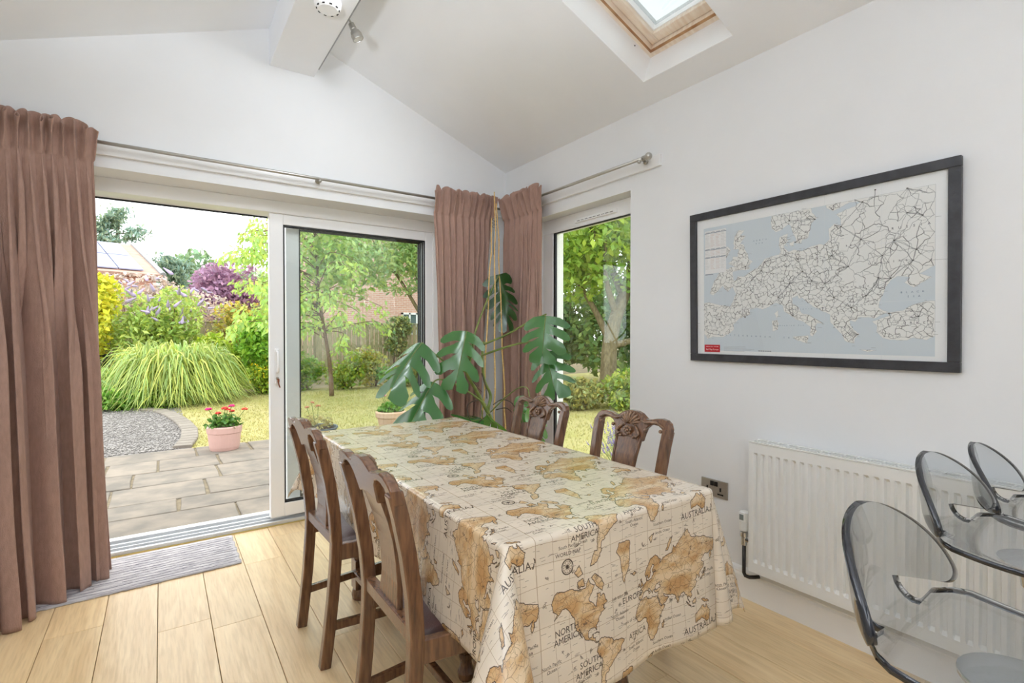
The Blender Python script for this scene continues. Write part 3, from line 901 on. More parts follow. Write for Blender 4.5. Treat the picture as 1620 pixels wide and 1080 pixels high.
def europe_print():
    W, H = 1560, 1040
    cv = Canvas(W, H, (247, 247, 247))
    mx0, mx1, my0, my1 = 60, W-60, 30, H-70
    def ll(P):
        P = np.asarray(P, float)
        x = .505 + (P[:, 0]-14)*np.cos(np.radians(P[:, 1]))*.0282
        y = (P[:, 1]-35.2)/25.8*.97 + .0005*(P[:, 0]-14)**2*.28
        return np.stack([x*W, 40+y*(H-100)], 1)
    yy, xx = np.mgrid[0:H, 0:W]
    inside = (xx > mx0) & (xx < mx1) & (yy > my0) & (yy < my1)
    sea = np.array([216, 224, 230])/255
    cv.a[inside] = sea
    polys = [rough_poly(ll(P), .07, 3, i) for i, P in enumerate(EUROPE.values())]
    land = fill_mask(polys, W, H) & inside
    cv.a[land] = np.array([243, 242, 239])/255
    r = np.random.default_rng(2)
    # inset (northern lands) on the left edge
    ins = np.array([(110,470),(150,560),(190,620),(240,640),(300,635),(310,560),(300,500),(260,470),(220,520),(180,480),(140,450)])
    insm = fill_mask([rough_poly(ins, .08, 3, 77)], W, H); cv.a[insm] = np.array([243, 242, 239])/255
    land |= insm
    # railway net
    cities = [(-3.7,40.4),(2.3,48.85),(-0.1,51.5),(13.4,52.5),(21,52.2),(12.5,41.9),(16.4,48.2),(19,47.5),(4.4,50.8),(4.9,52.4),(10,53.5),(11.6,48.1),(14.4,50.1),(37.6,55.75),(30.3,59.9),(30.5,50.4),(27.6,53.9),(26.1,44.4),(23.3,42.7),(23.7,38),(20.5,44.8),(24.1,56.9),(12.6,55.7),(18,59.3),(10.7,59.9),(9.2,45.5),(2.2,41.4),(-9.1,38.7),(29,41),(32.9,39.9),(36.2,50),(35,48.5),(30.7,46.5),(28.8,47),(24,49.8),(39.7,54.6),(40,47.3),(34,61),(39.9,59.2),(33.4,52.3)]
    pts = list(ll(cities))
    tries = 0
    while len(pts) < 1150 and tries < 60000:
        tries += 1
        p = np.array((r.random()*W, r.random()*H))
        east = p[0] > .66*W and p[1] > .42*H
        if not land[int(p[1]), int(p[0])]: continue
        q = np.array(pts)
        if np.min(np.hypot(*(q-p).T)) < (36 if east else 17): continue
        pts.append(p)
    pts = np.array(pts)
    ncity = len(cities)
    done = set()
    for i, p in enumerate(pts):
        d = np.hypot(*(pts-p).T)
        nn = np.argsort(d)[1:(10 if i < ncity else 4)]
        for j in nn:
            if (min(i, j), max(i, j)) in done or d[j] > 150: continue
            done.add((min(i, j), max(i, j)))
            q = pts[j]
            m1 = p+(q-p)*.33 + r.normal(0, .10*d[j], 2); m2 = p+(q-p)*.67 + r.normal(0, .10*d[j], 2)
            if not all(land[min(H-1, max(0, int(m[1]))), min(W-1, max(0, int(m[0])))] for m in (m1, m2)): continue
            g = int(r.choice([84, 112, 140, 160, 170]))
            cv.line([p, m1, m2, q], (g, g, g), 3 if g < 90 else 2, .72)
    for i in range(ncity):        # long trunk lines between the cities
        d = np.hypot(*(pts[:ncity]-pts[i]).T)
        for j in np.argsort(d)[1:4]:
            q = [pts[i]+(pts[j]-pts[i])*t + (r.normal(0, .025*d[j], 2) if 0 < t < 1 else 0) for t in np.linspace(0, 1, 7)]
            if all(land[min(H-1, max(0, int(m[1]))), min(W-1, max(0, int(m[0])))] for m in q): cv.line(q, (128, 128, 130), 2, .6)
    er = land ^ (land & np.roll(land, 1, 0) & np.roll(land, -1, 0) & np.roll(land, 1, 1) & np.roll(land, -1, 1))
    cv.a[er] = cv.a[er]*.5 + np.array([110, 120, 132])/255*.5
    for p in pts[:ncity]:
        yy2, xx2 = np.mgrid[-3:4, -4:5]
        cv.blend((int(p[1])+yy2).ravel(), (int(p[0])+xx2).ravel(), (70, 66, 60), .9)
    for _ in range(420):     # place names too small to read
        k = r.integers(0, len(pts)); x, y = pts[k] + r.normal(0, 10, 2)
        cv.line([(x, y), (x+r.integers(8, 26), y)], (120, 120, 120), 2, .5)
    def spaced(s, lon, lat, size, col=(96, 96, 100), sp=1.7, rot=0):
        p = ll([(lon, lat)])[0]
        for i, ch in enumerate(s):
            if ch != ' ': cv.text(ch, p[0]+(i-len(s)/2)*size*sp, p[1]+(i-len(s)/2)*size*sp*rot, size, col)
    for s, lo, la, z in (('RUSSIA', 37.5, 53.4, 20), ('UKRAINE', 31.5, 49, 18), ('BELARUS', 27.5, 53, 14), ('POLAND', 19.5, 52, 15), ('TURKEY', 32.5, 38.8, 18),
                         ('GREECE', 21.8, 39.3, 12), ('ROMANIA', 25, 46, 13), ('BULGARIA', 25, 42.9, 12), ('FRANCE', 2.5, 46.8, 14), ('SPAIN', -4.2, 39.6, 15), ('GERMANY', 10, 51.2, 13), ('ITALY', 12.6, 43.2, 12)):
        spaced(s, lo, la, z)
    blue = (118, 140, 160)
    spaced('BLACK', 33.5, 43.6, 15, blue); spaced('SEA', 33.5, 42.9, 15, blue)
    spaced('MEDITERRANEAN  SEA', 5.2, 37.6, 15, blue, 2.2, -.04); spaced('NORTH', 3, 56.6, 13, blue); spaced('SEA', 3, 56, 13, blue)
    spaced('ADRIATIC SEA', 15.6, 43, 10, blue); spaced('TYRRHENIAN SEA', 11.8, 40, 9, blue)
    # legend table
    lx0, lx1 = 72, 250
    cv.a[H-420:H-95, lx0:lx1] = np.array([244, 243, 243])/255
    for k, yk in enumerate((H-112, H-240, H-300)):
        for c in range(4):
            cv.line([(lx0+6+c*44, yk+6), (lx0+38+c*44, yk+6)], (110, 122, 140), 3, .9)
        cv.line([(lx0, yk), (lx1, yk)], (96, 112, 134), 4, .9)
    for k in range(26):
        y0 = H-122-k*10.5
        if k in (10, 11, 16, 17): continue
        for c in range(4):
            cv.line([(lx0+4+c*44, y0), (lx0+4+c*44+r.integers(18, 40), y0)], (196, 150, 140) if c % 3 else (170, 170, 172), 2, .55)
    cv.line([(lx0+4, H-428), (lx0+66, H-428)], (90, 98, 112), 5, .9)
    # title label, scale bar and imprint
    cv.a[18:74, 64:196] = np.array([196, 34, 46])/255
    cv.text('EUROPEAN RAIL TIMETABLE', 130, 57, 8.5, (250, 240, 240))
    cv.text('Rail Map Europe', 130, 33, 16, (255, 248, 244))
    for y0 in (30, 38, 46, 54, 62):
        cv.line([(230, y0), (430 + 40*math.sin(y0), y0)], (150, 150, 150), 2, .5)
    for k in range(6):
        cv.line([(500+k*16, 36), (508+k*16, 36)], (60, 60, 60), 4, .9)
    # fold creases of the sheet
    for f in (.2, .4, .6, .8):
        cv.line([(W*f, 0), (W*f, H)], (225, 228, 231), 2, .5)
    for f in (.33, .66):
        cv.line([(0, H*f), (W, H*f)], (236, 238, 240), 3, .5)
    return cv.image('rail_map_print')

IMG_WORLD = world_tile()
IMG_EUROPE = europe_print()
M_cloth = image_mat('map_print_oilcloth', IMG_WORLD, rough=0.22, spec=0.5, coat=0.25, bump=0.04, bscale=60)
M_map = image_mat('map_print_paper', IMG_EUROPE, rough=0.6, spec=0.3)
# ================================================================== dining table and cloth
TX0, TX1, TY0, TY1, TZ = .645, 1.455, .965, 2.69, .76
tb = thing('dining_table', 'dark wooden dining table hidden under the map-print cloth', 'table', (1.05, 1.83, 0))
MB().box(TX0+.012, TX1-.012, TY0+.012, TY1-.012, .715, .750).build('table_top', M_dark, tb, bevel=.004)
m = MB()
for (a, b, c, d) in ((.75, 1.35, 1.235, 1.262), (.75, 1.35, 2.398, 2.425), (.745, .772, 1.25, 2.41), (1.328, 1.355, 1.25, 2.41)): m.box(a, b, c, d, .62, .715)
m.build('apron', M_dark, tb, bevel=.003)
for x in (.775, 1.325):
    for y in (1.265, 2.395):
        m = MB()
        s = .034
        m.box(x-s, x+s, y-s, y+s, .48, .715)
        m.lathe([(.026, .48), (.036, .47), (.036, .455), (.024, .44), (.034, .36), (.036, .30), (.024, .22), (.034, .20), (.034, .19)], (x, y, 0), 16)
        m.box(x-s, x+s, y-s, y+s, .05, .19)
        m.lathe([(.038, .0), (.042, .02), (.036, .05)], (x, y, 0), 16)
        m.build('leg', M_dark, tb, bevel=.003)
m = MB(); m.box(1.025, 1.075, 1.30, 2.36, .09, .125)
for y in (1.265, 2.395): m.box(.81, 1.29, y-.02, y+.02, .09, .13)
m.build('stretcher', M_dark, tb, bevel=.003)

def tablecloth():
    ol, orr, of_, ob = .305, .30, .425, .30
    r = .014
    W, L = TX1-TX0, TY1-TY0
    def lines(n0, n1, lo, hi, top):
        a = -lo + (lo-.03)*np.linspace(0, 1, n0)
        b = np.linspace(-.03, .02, 9)[1:]
        c = np.linspace(.02, top-.02, n1)[1:]
        d = np.linspace(top-.02, top+.03, 9)[1:]
        e = top+.03 + (hi-.03)*np.linspace(0, 1, n0)[1:]
        return np.concatenate([a, b, c, d, e])
    A = lines(24, 14, ol, orr, W); B = lines(28, 28, of_, ob, L)
    V = np.zeros((len(B), len(A), 3)); UV = np.zeros((len(B), len(A), 2))
    # corner fold: azimuth of the hanging fin, half spread, flare
    fin = {(-1, -1): (-128, 42, 36), (1, -1): (6, 8, 27), (-1, 1): (118, 16, 32), (1, 1): (45, 30, 38)}
    for j, b in enumerate(B):
        for i, a in enumerate(A):
            sx = -1 if a < r else (1 if a > W-r else 0)
            sy = -1 if b < r else (1 if b > L-r else 0)
            ex = (r-a) if sx < 0 else ((a-(W-r)) if sx > 0 else 0)
            ey = (r-b) if sy < 0 else ((b-(L-r)) if sy > 0 else 0)
            bx = r if sx < 0 else (W-r if sx > 0 else a)
            by = r if sy < 0 else (L-r if sy > 0 else b)
            def drop(e):
                q = PI*r/2
                return (r*math.sin(e/r), r*(1-math.cos(e/r))) if e < q else (r, r+e-q)
            if not sx and not sy:
                p = (a, b, 0)
            elif sx and not sy:
                o, d = drop(ex)
                wv = .010*math.sin(b*9+1.2*sx)*max(0, d-.05)/.25 + .012*max(0, d-.03)/.25 + .006*math.sin(b*23)*max(0, d-.1)/.2
                p = (bx+sx*(o+wv), b, -d)
            elif sy and not sx:
                o, d = drop(ey)
                wv = .010*math.sin(a*8+.6)*max(0, d-.05)/.3 + .014*max(0, d-.03)/.3 + .004*math.sin(a*21)*max(0, d-.1)/.2
                p = (a, by+sy*(o+wv), -d)
            else:
                e = math.hypot(ex, ey)
                ph = math.atan2(ey, ex)          # 0: along the x side, pi/2: along the y side
                az0, spread, flare = fin[(sx, sy)]
                k = ph/(PI/2)
                th = math.radians(flare)*math.sin(PI*k)**.85
                # azimuth swings from the x face normal through the fin to the y face normal
                nx = 0.0 if sx > 0 else 180.0
                ny = 90.0 if sy > 0 else -90.0
                def near(t, ref):
                    while t-ref > 180: t -= 360
                    while t-ref < -180: t += 360
                    return t
                nx = near(nx, az0); ny = near(ny, az0)
                fa, fb = near(az0 + (spread if nx > az0 else -spread), az0), near(az0 + (spread if ny > az0 else -spread), az0)
                ps = interp(k, [0, .14, .5, .86, 1], [nx, fa, az0, fb, ny])
                ps = math.radians(ps)
                o, d = drop(e)
                if e < PI*r/2:
                    hx, dz = o, d
                else:
                    s = e-PI*r/2
                    hx, dz = r + s*math.sin(th), r + s*math.cos(th)
                dk = 1-abs(2*k-1)
                p = (bx+hx*math.cos(ps), by+hx*math.sin(ps), -dz)
            V[j, i] = (TX0+p[0], TY0+p[1], TZ+p[2])
            UV[j, i] = ((TX0+a-.822)/.70+.125, (TY0+b-1.224)/.342+.94)
    V[..., 2] += .0008*np.sin(V[..., 0]*31)*np.sin(V[..., 1]*17)
    F = grid_faces(len(B), len(A))
    o = np_mesh('tablecloth', V.reshape(-1, 3), F, M_cloth, smooth=True, uv=UV.reshape(-1, 2))
    q = o.modifiers.new('solid', 'SOLIDIFY'); q.thickness = .0016; q.offset = -1
    return tag(o, 'glossy oilcloth printed with tan world maps draped over the dining table', 'tablecloth')
tablecloth()

# ================================================================== carved dining chairs
def make_chair():
    t = thing('dining_chair', 'x', 'chair', (0, 0, 0), 'carved oak dining chairs around the table')
    zs = [0, .12, .25, .40, .47, .58, .70, .80, .88]
    xs = [-.212, -.197, -.183, -.172, -.170, -.178, -.196, -.218, -.240]
    def xb(z): return interp(z, zs+[.94], xs+[-.257])
    hw = lambda z: interp(z, [0, .45, .88], [.170, .178, .196])
    for s in (-1, 1):
        m = MB()
        path = [(xb(z), s*hw(z), z) for z in zs[:-1]] + [(xb(.862), s*hw(.862), .862)]
        m.bar(path, .040, .034, (1, 0, 0))
        m.build('rear_leg', M_dark, t, bevel=.004)
    # crest rail: shouldered outline, flat behind, carved in front
    half = [(0, .922), (.025, .920), (.048, .913), (.066, .902), (.080, .893), (.100, .894), (.130, .902), (.158, .905), (.183, .901), (.202, .889), (.213, .868), (.215, .830),
            (.179, .830), (.178, .850), (.169, .865), (.150, .875), (.125, .877), (.104, .870), (.088, .854), (.080, .828), (.075, .798), (.045, .806), (0, .812)]
    poly = half + [(-y, z) for y, z in reversed(half[1:-1])]
    m = MB()
    m.prism(poly, lambda y, z: (xb(z)-.014, y, z), lambda y, z: (xb(z)+.014, y, z))
    cr = m.build('crest_rail', M_dark, t, bevel=.005, seg=3)
    # carved shell, rosette and scrolls on the front
    m = MB()
    X = lambda z, d=.0: xb(z)+.019+d
    for k in range(9):
        a = math.radians(12+k*19.5)
        p0 = (X(.868, .004), .012*math.cos(a), .866+.006*math.sin(a)); p1 = (X(.90, .004), .042*math.cos(a), .870+.034*math.sin(a)); p2 = (X(.91, -.002), .058*math.cos(a), .870+.046*math.sin(a))
        m.tube([p0, p1, p2], [.003, .0065, .004], 6)
    for k in range(8):
        a = 2*PI*k/8
        m.ball((X(.84, .003), .015*math.cos(a), .840+.015*math.sin(a)), (.006, .007, .007), 7, 5)
    m.ball((X(.84, .006), 0, .840), .006, 8, 5)
    for s in (-1, 1):
        m.tube([(X(.87), s*.030, .862), (X(.855, .003), s*.052, .846), (X(.84, .004), s*.062, .830), (X(.82, .003), s*.052, .815), (X(.82, .003), s*.042, .826)], [.004, .006, .0065, .005, .004], 6)
        m.tube([(X(.88), s*.060, .888), (X(.88, .002), s*.085, .880), (X(.885, .003), s*.112, .886), (X(.888, .003), s*.145, .889), (X(.875), s*.183, .872)], [.003, .005, .005, .005, .003], 6)
        m.ball((X(.855, -.002), s*.092, .852), (.009, .008, .008), 8, 5)
        m.ball((X(.855, -.004), s*.168, .856), (.009, .008, .008), 8, 5)
        m.ball((X(.815, .002), s*.036, .812), (.006, .006, .006), 7, 5)
    m.build('shell_carving', M_carve, cr, smooth=True)
    # splat: bowed, waisted board with raised side beads
    sz = [.485, .50, .53, .56, .62, .68, .74, .83]
    sw = [.070, .070, .064, .061, .060, .062, .066, .072]
    sx = lambda z: xb(z) + .018*math.sin(PI*np.clip((z-.485)/.34, 0, 1))*(1 if z < .62 else .9)
    m = MB()
    prof = [(-w_, z) for w_, z in zip(sw, sz)] + [(w_, z) for w_, z in reversed(list(zip(sw, sz)))]
    V, F = [], []
    for z, w_ in zip(sz, sw):
        for dx, y in ((-.007, -w_), (.007, -w_), (.007, w_), (-.007, w_)): V.append((sx(z)+dx, y, z))
    n = len(sz)
    for i in range(n-1):
        for k in range(4): F.append((i*4+k, i*4+(k+1) % 4, (i+1)*4+(k+1) % 4, (i+1)*4+k))
    F += [(3, 2, 1, 0), tuple((n-1)*4+k for k in range(4))]
    m.add(V, F)
    sp = m.build('splat', M_dark, t, bevel=.002)
    m = MB()
    for s in (-1, 1): m.tube([(sx(z)+.008, s*(w_-.007), z) for z, w_ in zip(sz, sw)], .0055, 6)
    m.build('splat_bead', M_dark, sp, smooth=True)
    m = MB(); m.bar([(xb(.475), -.178, .475), (xb(.475), .178, .475)], .040, .030, (0, 0, 1)); m.build('back_rail', M_dark, t, bevel=.003)
    # seat frame, leather drop-in seat
    fy, ry, fx, rx = .220, .168, .205, -.165
    for s in (-1, 1):
        m = MB(); m.bar([(rx, s*ry, .425), (fx, s*fy, .425)], .062, .026, (0, 0, 1)); m.build('seat_rail', M_dark, t, bevel=.003)
    m = MB(); m.bar([(fx, -fy, .425), (fx, fy, .425)], .062, .026, (0, 0, 1)); m.build('seat_rail', M_dark, t, bevel=.003)
    V, n = [], 13
    for i in range(n):
        for j in range(n):
            u, v = i/(n-1), j/(n-1)
            x = rx+.012 + (fx-rx-.018)*u; hwid = lerp(ry, fy, u)-.010
            d = (1-abs(2*u-1)**4)*(1-abs(2*v-1)**4)
            V.append((x, (2*v-1)*hwid, .454+.026*d))
    m = MB(); m.add(V, [tuple(int(q) for q in f) for f in grid_faces(n, n)]); V2 = [(a, b, .430) for a, b, c in V]
    m.add(V2, [tuple(reversed([int(q) for q in f])) for f in grid_faces(n, n)])
    per = [i for i in range(n)] + [i*n+n-1 for i in range(1, n)] + [(n-1)*n+j for j in range(n-2, -1, -1)] + [i*n for i in range(n-2, 0, -1)]
    for a, b in zip(per, per[1:]+per[:1]): m.f.append((a, b, b+n*n, a+n*n)); m.mi.append(0)
    m.build('seat', M_leather, t, smooth=True)
    for s in (-1, 1):
        m = MB(); x, y = fx-.004, s*(fy-.004)
        m.bar([(x, y, .455), (x, y, .30)], .042, .042, (1, 0, 0))
        m.bar([(x, y, .30), (x, y, .10)], .040, .040, (1, 0, 0))
        m.lathe([(.024, 0), (.030, .012), (.031, .03), (.024, .05), (.021, .065), (.027, .085), (.026, .10)], (x, y, 0), 14)
        m.build('front_leg', M_dark, t, bevel=.003)
    for s in (-1, 1):
        m = MB(); m.bar([(xb(.15), s*.172, .15), (fx, s*(fy-.006), .15)], .030, .022, (0, 0, 1)); m.build('stretcher', M_dark, t, bevel=.003)
    m = MB(); m.bar([(.03, -.20, .15), (.03, .20, .15)], .028, .022, (0, 0, 1)); m.build('stretcher', M_dark, t, bevel=.003)
    return t
ch = make_chair()
ch['label'] = 'carved wooden dining chair seen from behind, nearest on the door side of the table'
ch.location = (.704, 1.39, 0); ch.rotation_euler = (0, 0, 0)
copy_tree(ch, (.704, 2.135, 0), math.radians(1.5), 'carved wooden dining chair beside the open sliding sash, its back to the patio door')
copy_tree(ch, (1.452, 1.525, 0), math.radians(180), 'carved wooden dining chair with shell crest between table and wall socket')
copy_tree(ch, (1.452, 2.165, 0), math.radians(180.5), 'carved wooden dining chair with shell crest next to the big potted leaves')

# ================================================================== smoky clear bar stools
M_acryl = clear_mat('smoky_clear_acrylic', (0.85, 0.862, 0.868), 1.5, boost=1.2)
M_aedge = pmat('acrylic_edge', (34, 36, 42), 0.08, spec=0.7, var=0.15)
def make_stool():
    t = thing('bar_stool', 'x', 'stool', (0, 0, 0), 'clear bar stools')
    # local frame: sitter faces -y; origin under the seat centre
    SZ = .785
    nk = .076
    BH = .138
    rows = []
    for q in np.linspace(0, 1, 16): rows.append(('s', -.345 + .325*q))
    for q in np.linspace(-.02, .045, 6)[1:-1]: rows.append(('n', q))
    for q in np.linspace(0, 1, 30): rows.append(('b', .045 + BH*(.5-.5*math.cos(PI*q))))
    def halfw(kind, s):
        if kind == 's':
            e = (s+.345)
            w_ = .182*(1-max(0, 1-e/.13)**2.6*.55)
            if s > -.07: w_ -= .05*((s+.07)/.05)**2
            return w_
        if kind == 'n': return nk
        k = (s-.045)/BH
        lowr = 1-(1-min(1, k/.16))**2
        return .180*max(0.0, 1-k**2.0)**.55 * (.86+.14*max(0, lowr)**.5) + .0015
    def prof(s):
        """side profile: seat (dished) -> bend -> back, returns y, z and forward normal factor"""
        R = .055; bend = math.radians(85); La = R*bend
        if s < -.02:
            u = (-.02-s)/.325
            return (.145-.325*u, SZ - .018*math.sin(PI*min(1, u*1.1)) - .03*max(0, u-.8)**1.5*4, 0)
        if s < -.02+La:
            a = (s+.02)/R
            return (.145+R*math.sin(a), SZ+R*(1-math.cos(a)), a)
        d = s+.02-La
        return (.145+R*math.sin(bend)+d*math.cos(bend), SZ+R*(1-math.cos(bend))+d*math.sin(bend), bend)
    nc = 9   # columns per outer side
    ncin = 9
    cols = [('o', -1-k) for k in ()]
    V, idx = [], {}
    F = []
    def colx(kind, s, c):
        hw_ = halfw(kind, s)
        nw = min(nk, hw_*.6) if kind != 'n' else nk
        if abs(c) <= 1: return c*nw
        return math.copysign(nw + (hw_-nw)*(abs(c)-1), c)
    cs = list(-np.linspace(2, 1, nc)) + list(np.linspace(-1, 1, ncin))[1:-1] + list(np.linspace(1, 2, nc))
    for i, (kind, s) in enumerate(rows):
        for j, c in enumerate(cs):
            if kind == 'n' and abs(c) > 1.0001: continue
            x = colx(kind, s, c)
            y, z, a = prof(s)
            if kind == 's': z += .012*(abs(x)/.18)**2
            if kind == 'b':
                k = (s-.045)/BH
                y -= .085*(abs(x)/.186)**2.0*(1-.35*k)
                z -= .0*k
                # lower edge of each wing droops a little
                z -= .022*(1-k)**3*max(0, abs(x)-nk)/.11
            if kind == 'n': y -= .085*(abs(x)/.186)**2*np.clip((s+.02)/.065, 0, 1)
            idx[i, j] = len(V); V.append((x, y, z))
    for i in range(len(rows)-1):
        for j in range(len(cs)-1):
            ks = [(i, j), (i, j+1), (i+1, j+1), (i+1, j)]
            if all(k in idx for k in ks): F.append(tuple(idx[k] for k in ks))
    m = MB(); m.add(V, F)
    o = m.build('seat_shell', [M_acryl, M_aedge], t, smooth=True)
    q = o.modifiers.new('solid', 'SOLIDIFY'); q.thickness = .012; q.offset = 0
    q.use_rim = True; q.material_offset_rim = 1
    m = MB(); m.lathe([(.034, SZ-.09), (.04, SZ-.040), (.075, SZ-.038), (.075, SZ-.030), (0, SZ-.030)], (0, 0, 0), 28)
    m.build('mounting_plate', M_chrome, t, bevel=.002)
    m = MB(); m.lathe([(.030, .05), (.030, .40), (.025, .40), (.025, .695)], (0, 0, 0), 24); m.build('gas_lift_column', M_chrome, t, smooth=False)
    m = MB(); a = np.linspace(0, 2*PI, 40)
    m.tube([(.155*math.cos(q), -.06+.155*math.sin(q), .30) for q in a], .010, 8, cap=False); m.bar([(0, 0, .30), (0, .09, .30)], .016, .016, (0, 0, 1))
    m.build('foot_ring', M_chrome, t, smooth=True)
    m = MB(); m.lathe([(.0, 0), (.205, 0), (.205, .006), (.19, .014), (.06, .035), (.034, .06), (0, .06)], (0, 0, 0), 40)
    m.build('base_disc', M_chrome, t, smooth=True)
    m = MB(); m.tube([(.03, 0, SZ-.05), (.12, -.02, SZ-.06), (.17, -.03, SZ-.075)], .005, 8); m.build('lift_lever', M_chrome, t, smooth=True)
    return t
st = make_stool()
st['label'] = 'smoky clear plastic bar stool, closest of three and cut by the frame edge'
st.location = (1.005, .175, 0)
copy_tree(st, (1.575, .250, 0), math.radians(-2), 'smoky clear plastic bar stool in the middle of the three in front of the radiator')
copy_tree(st, (1.955, .245, -.02), math.radians(2), 'smoky clear plastic bar stool farthest of the three, tight against the radiator')

# ================================================================== radiator
rd = thing('radiator', 'white ribbed panel radiator under the framed map', 'radiator', (2.24, .6, .18))
RY0, RY1, RZ0, RZ1 = -.13, 1.283, .178, .765
rxf = 2.192
def rad_panel():
    m = MB()
    pitch = .0335
    zt, zb = RZ1-.045, RZ0+.045
    nfl = int((RY1-RY0-.03)/pitch)
    y = RY1-.018
    ys, dep = [RY1], [0]
    prof = []
    for k in range(nfl):
        y0 = RY1-.020-k*pitch
        prof += [(y0, 0), (y0-.005, .014), (y0-.016, .014), (y0-.021, 0)]
    prof = [(RY1, 0)] + prof + [(RY0, 0)]
    n = len(prof)
    V = []
    for z, k in ((RZ1-.003, 0), (zt, 0), (zt-.012, 1), (zb+.012, 1), (zb, 0), (RZ0, 0)):
        for yy, d in prof: V.append((rxf+d*k, yy, z))
    m.add(V, [tuple(int(q) for q in f) for f in grid_faces(6, n)])
    # rolled edges back to the rear sheet
    m.box(rxf+.002, rxf+.014, RY0, RY1, RZ1-.006, RZ1-.003)
    m.box(rxf+.004, rxf+.012, RY0, RY0+.003, RZ0, RZ1-.006); m.box(rxf+.004, rxf+.012, RY1-.003, RY1, RZ0, RZ1-.006)
    return m
rad_panel().build('front_panel', M_rad, rd)
m = MB(); m.box(2.268, 2.274, RY0, RY1, RZ0, RZ1-.006); m.box(2.21, 2.262, RY0+.02, RY1-.02, RZ0+.05, RZ1-.05); m.build('rear_panel', M_rad, rd)
m = MB(); m.box(rxf, 2.274, RY1, RY1+.002, RZ0+.002, RZ1); m.build('side_cover', M_rad, rd)
m = MB(); m.box(rxf, 2.274, RY0-.002, RY0, RZ0+.002, RZ1); m.build('side_cover', M_rad, rd)
m = MB()
m.box(rxf-.002, rxf+.010, RY0, RY1+.003, RZ1-.001, RZ1+.004); m.box(2.262, 2.276, RY0, RY1+.003, RZ1-.001, RZ1+.004)
m.box(2.226, 2.234, RY0, RY1, RZ1-.001, RZ1+.003)
k = 0; y = RY1-.005
while y > RY0:
    m.box(rxf+.010, 2.262, y-.006, y, RZ1-.001, RZ1+.003); y -= .045
m.build('top_grille', M_rad, rd)
# thermostatic valve
vx, vy = 2.225, 1.325
vv = MB().lathe([(.013, .275), (.013, .31), (.018, .315), (.018, .335), (.012, .34)], (vx, vy, 0), 14)
vv.lathe([(.009, 0), (.009, .05)], (vx, vy-.05, .30), 10, 'y')
vb = vv.build('valve_body', M_chrome, rd)
m = MB(); m.lathe([(.017, .34), (.020, .345), (.020, .425), (.017, .432)], (vx, vy, 0), 18); m.box(vx-.022, vx-.005, vy-.016, vy+.016, .385, .43); m.build('thermostat_head', M_rad, vb, bevel=.002)
m = MB(); m.box(vx-.0235, vx-.021, vy-.010, vy+.010, .395, .42); m.build('valve_display', pmat('lcd_grey', (128, 134, 132), .3), vb)
m = MB(); m.tube([(vx, vy, .278), (vx, vy, .145), (vx+.002, vy-.006, .132), (vx+.01, vy-.02, .128), (vx+.03, vy-.035, .128), (2.275, vy-.045, .128)], .0085, 10); m.build('feed_pipe', pmat('dark_pipe', (58, 54, 52), .4, metal=.4), rd, smooth=True)
for yk in (.2, .95): MB().box(2.274, 2.289, yk, yk+.04, .25, .7).build('wall_bracket', M_rad, rd)

# ================================================================== wall socket
so = thing('wall_socket', 'brushed steel double wall socket beside the table corner', 'socket', (2.285, 1.52, .48))
MB().box(2.282, 2.29, 1.447, 1.594, .437, .523).build('face_plate', M_steel, so, bevel=.002)
for yc in (1.557, 1.484):
    MB().box(2.2805, 2.283, yc-.024, yc+.024, .446, .486).build('socket_insert', M_steel, so)
for yc in (1.557, 1.484):
    m = MB()
    m.box(2.279, 2.2825, yc-.004, yc+.004, .470, .488); m.box(2.279, 2.2825, yc-.016, yc-.007, .452, .459); m.box(2.279, 2.2825, yc+.007, yc+.016, .452, .459); m.box(2.279, 2.2825, yc-.016, yc+.016, .4525, .4585)
    m.build('pin_slots', M_black, so)
m = MB(); m.box(2.278, 2.2825, 1.520-.020, 1.520-.002, .492, .515); m.box(2.278, 2.2825, 1.520+.002, 1.520+.020, .492, .515)
m.build('rocker_switch', M_black, so, bevel=.001)

# ================================================================== framed map
pf = thing('framed_map', 'black framed railway map of Europe hanging on the side wall', 'picture', (2.28, 1.11, 1.12))
PY0, PY1, PZ0, PZ1 = .566, 1.652, 1.118, 1.866
fw = .036
def lean(x, z): return x - (z-PZ0)*.016          # top leans off the wall
def fbar(y0, y1, z0, z1):
    m = MB()
    vs = [(lean(x, z), y, z) for z in (z0, z1) for x, y in ((2.268, y0), (2.288, y0), (2.288, y1), (2.268, y1))]
    m.add(vs, [(0,3,2,1),(4,5,6,7),(0,1,5,4),(1,2,6,5),(2,3,7,6),(3,0,4,7)])
    return m
for (a, b, c, d) in ((PY0, PY1, PZ0, PZ0+fw), (PY0, PY1, PZ1-fw, PZ1), (PY0, PY0+fw, PZ0+fw, PZ1-fw), (PY1-fw, PY1, PZ0+fw, PZ1-fw)):
    fbar(a, b, c, d).build('frame_bar', M_frame, pf, bevel=.002)
a, b, c, d = PY0+fw-.002, PY1-fw+.002, PZ0+fw-.002, PZ1-fw+.002
V = [(lean(2.281, c), b, c), (lean(2.281, c), a, c), (lean(2.281, d), a, d), (lean(2.281, d), b, d)]
np_mesh('map_sheet', V, [(0, 1, 2, 3)], M_map, pf, uv=[(0, 0), (1, 0), (1, 1), (0, 1)])
m = MB(); m.add([(lean(x, z), y, z) for z in (c, d) for x, y in ((2.2765, a), (2.2785, a), (2.2785, b), (2.2765, b))], [(0,3,2,1),(4,5,6,7),(0,1,5,4),(1,2,6,5),(2,3,7,6),(3,0,4,7)])
m.build('glazing', M_picglass, pf)
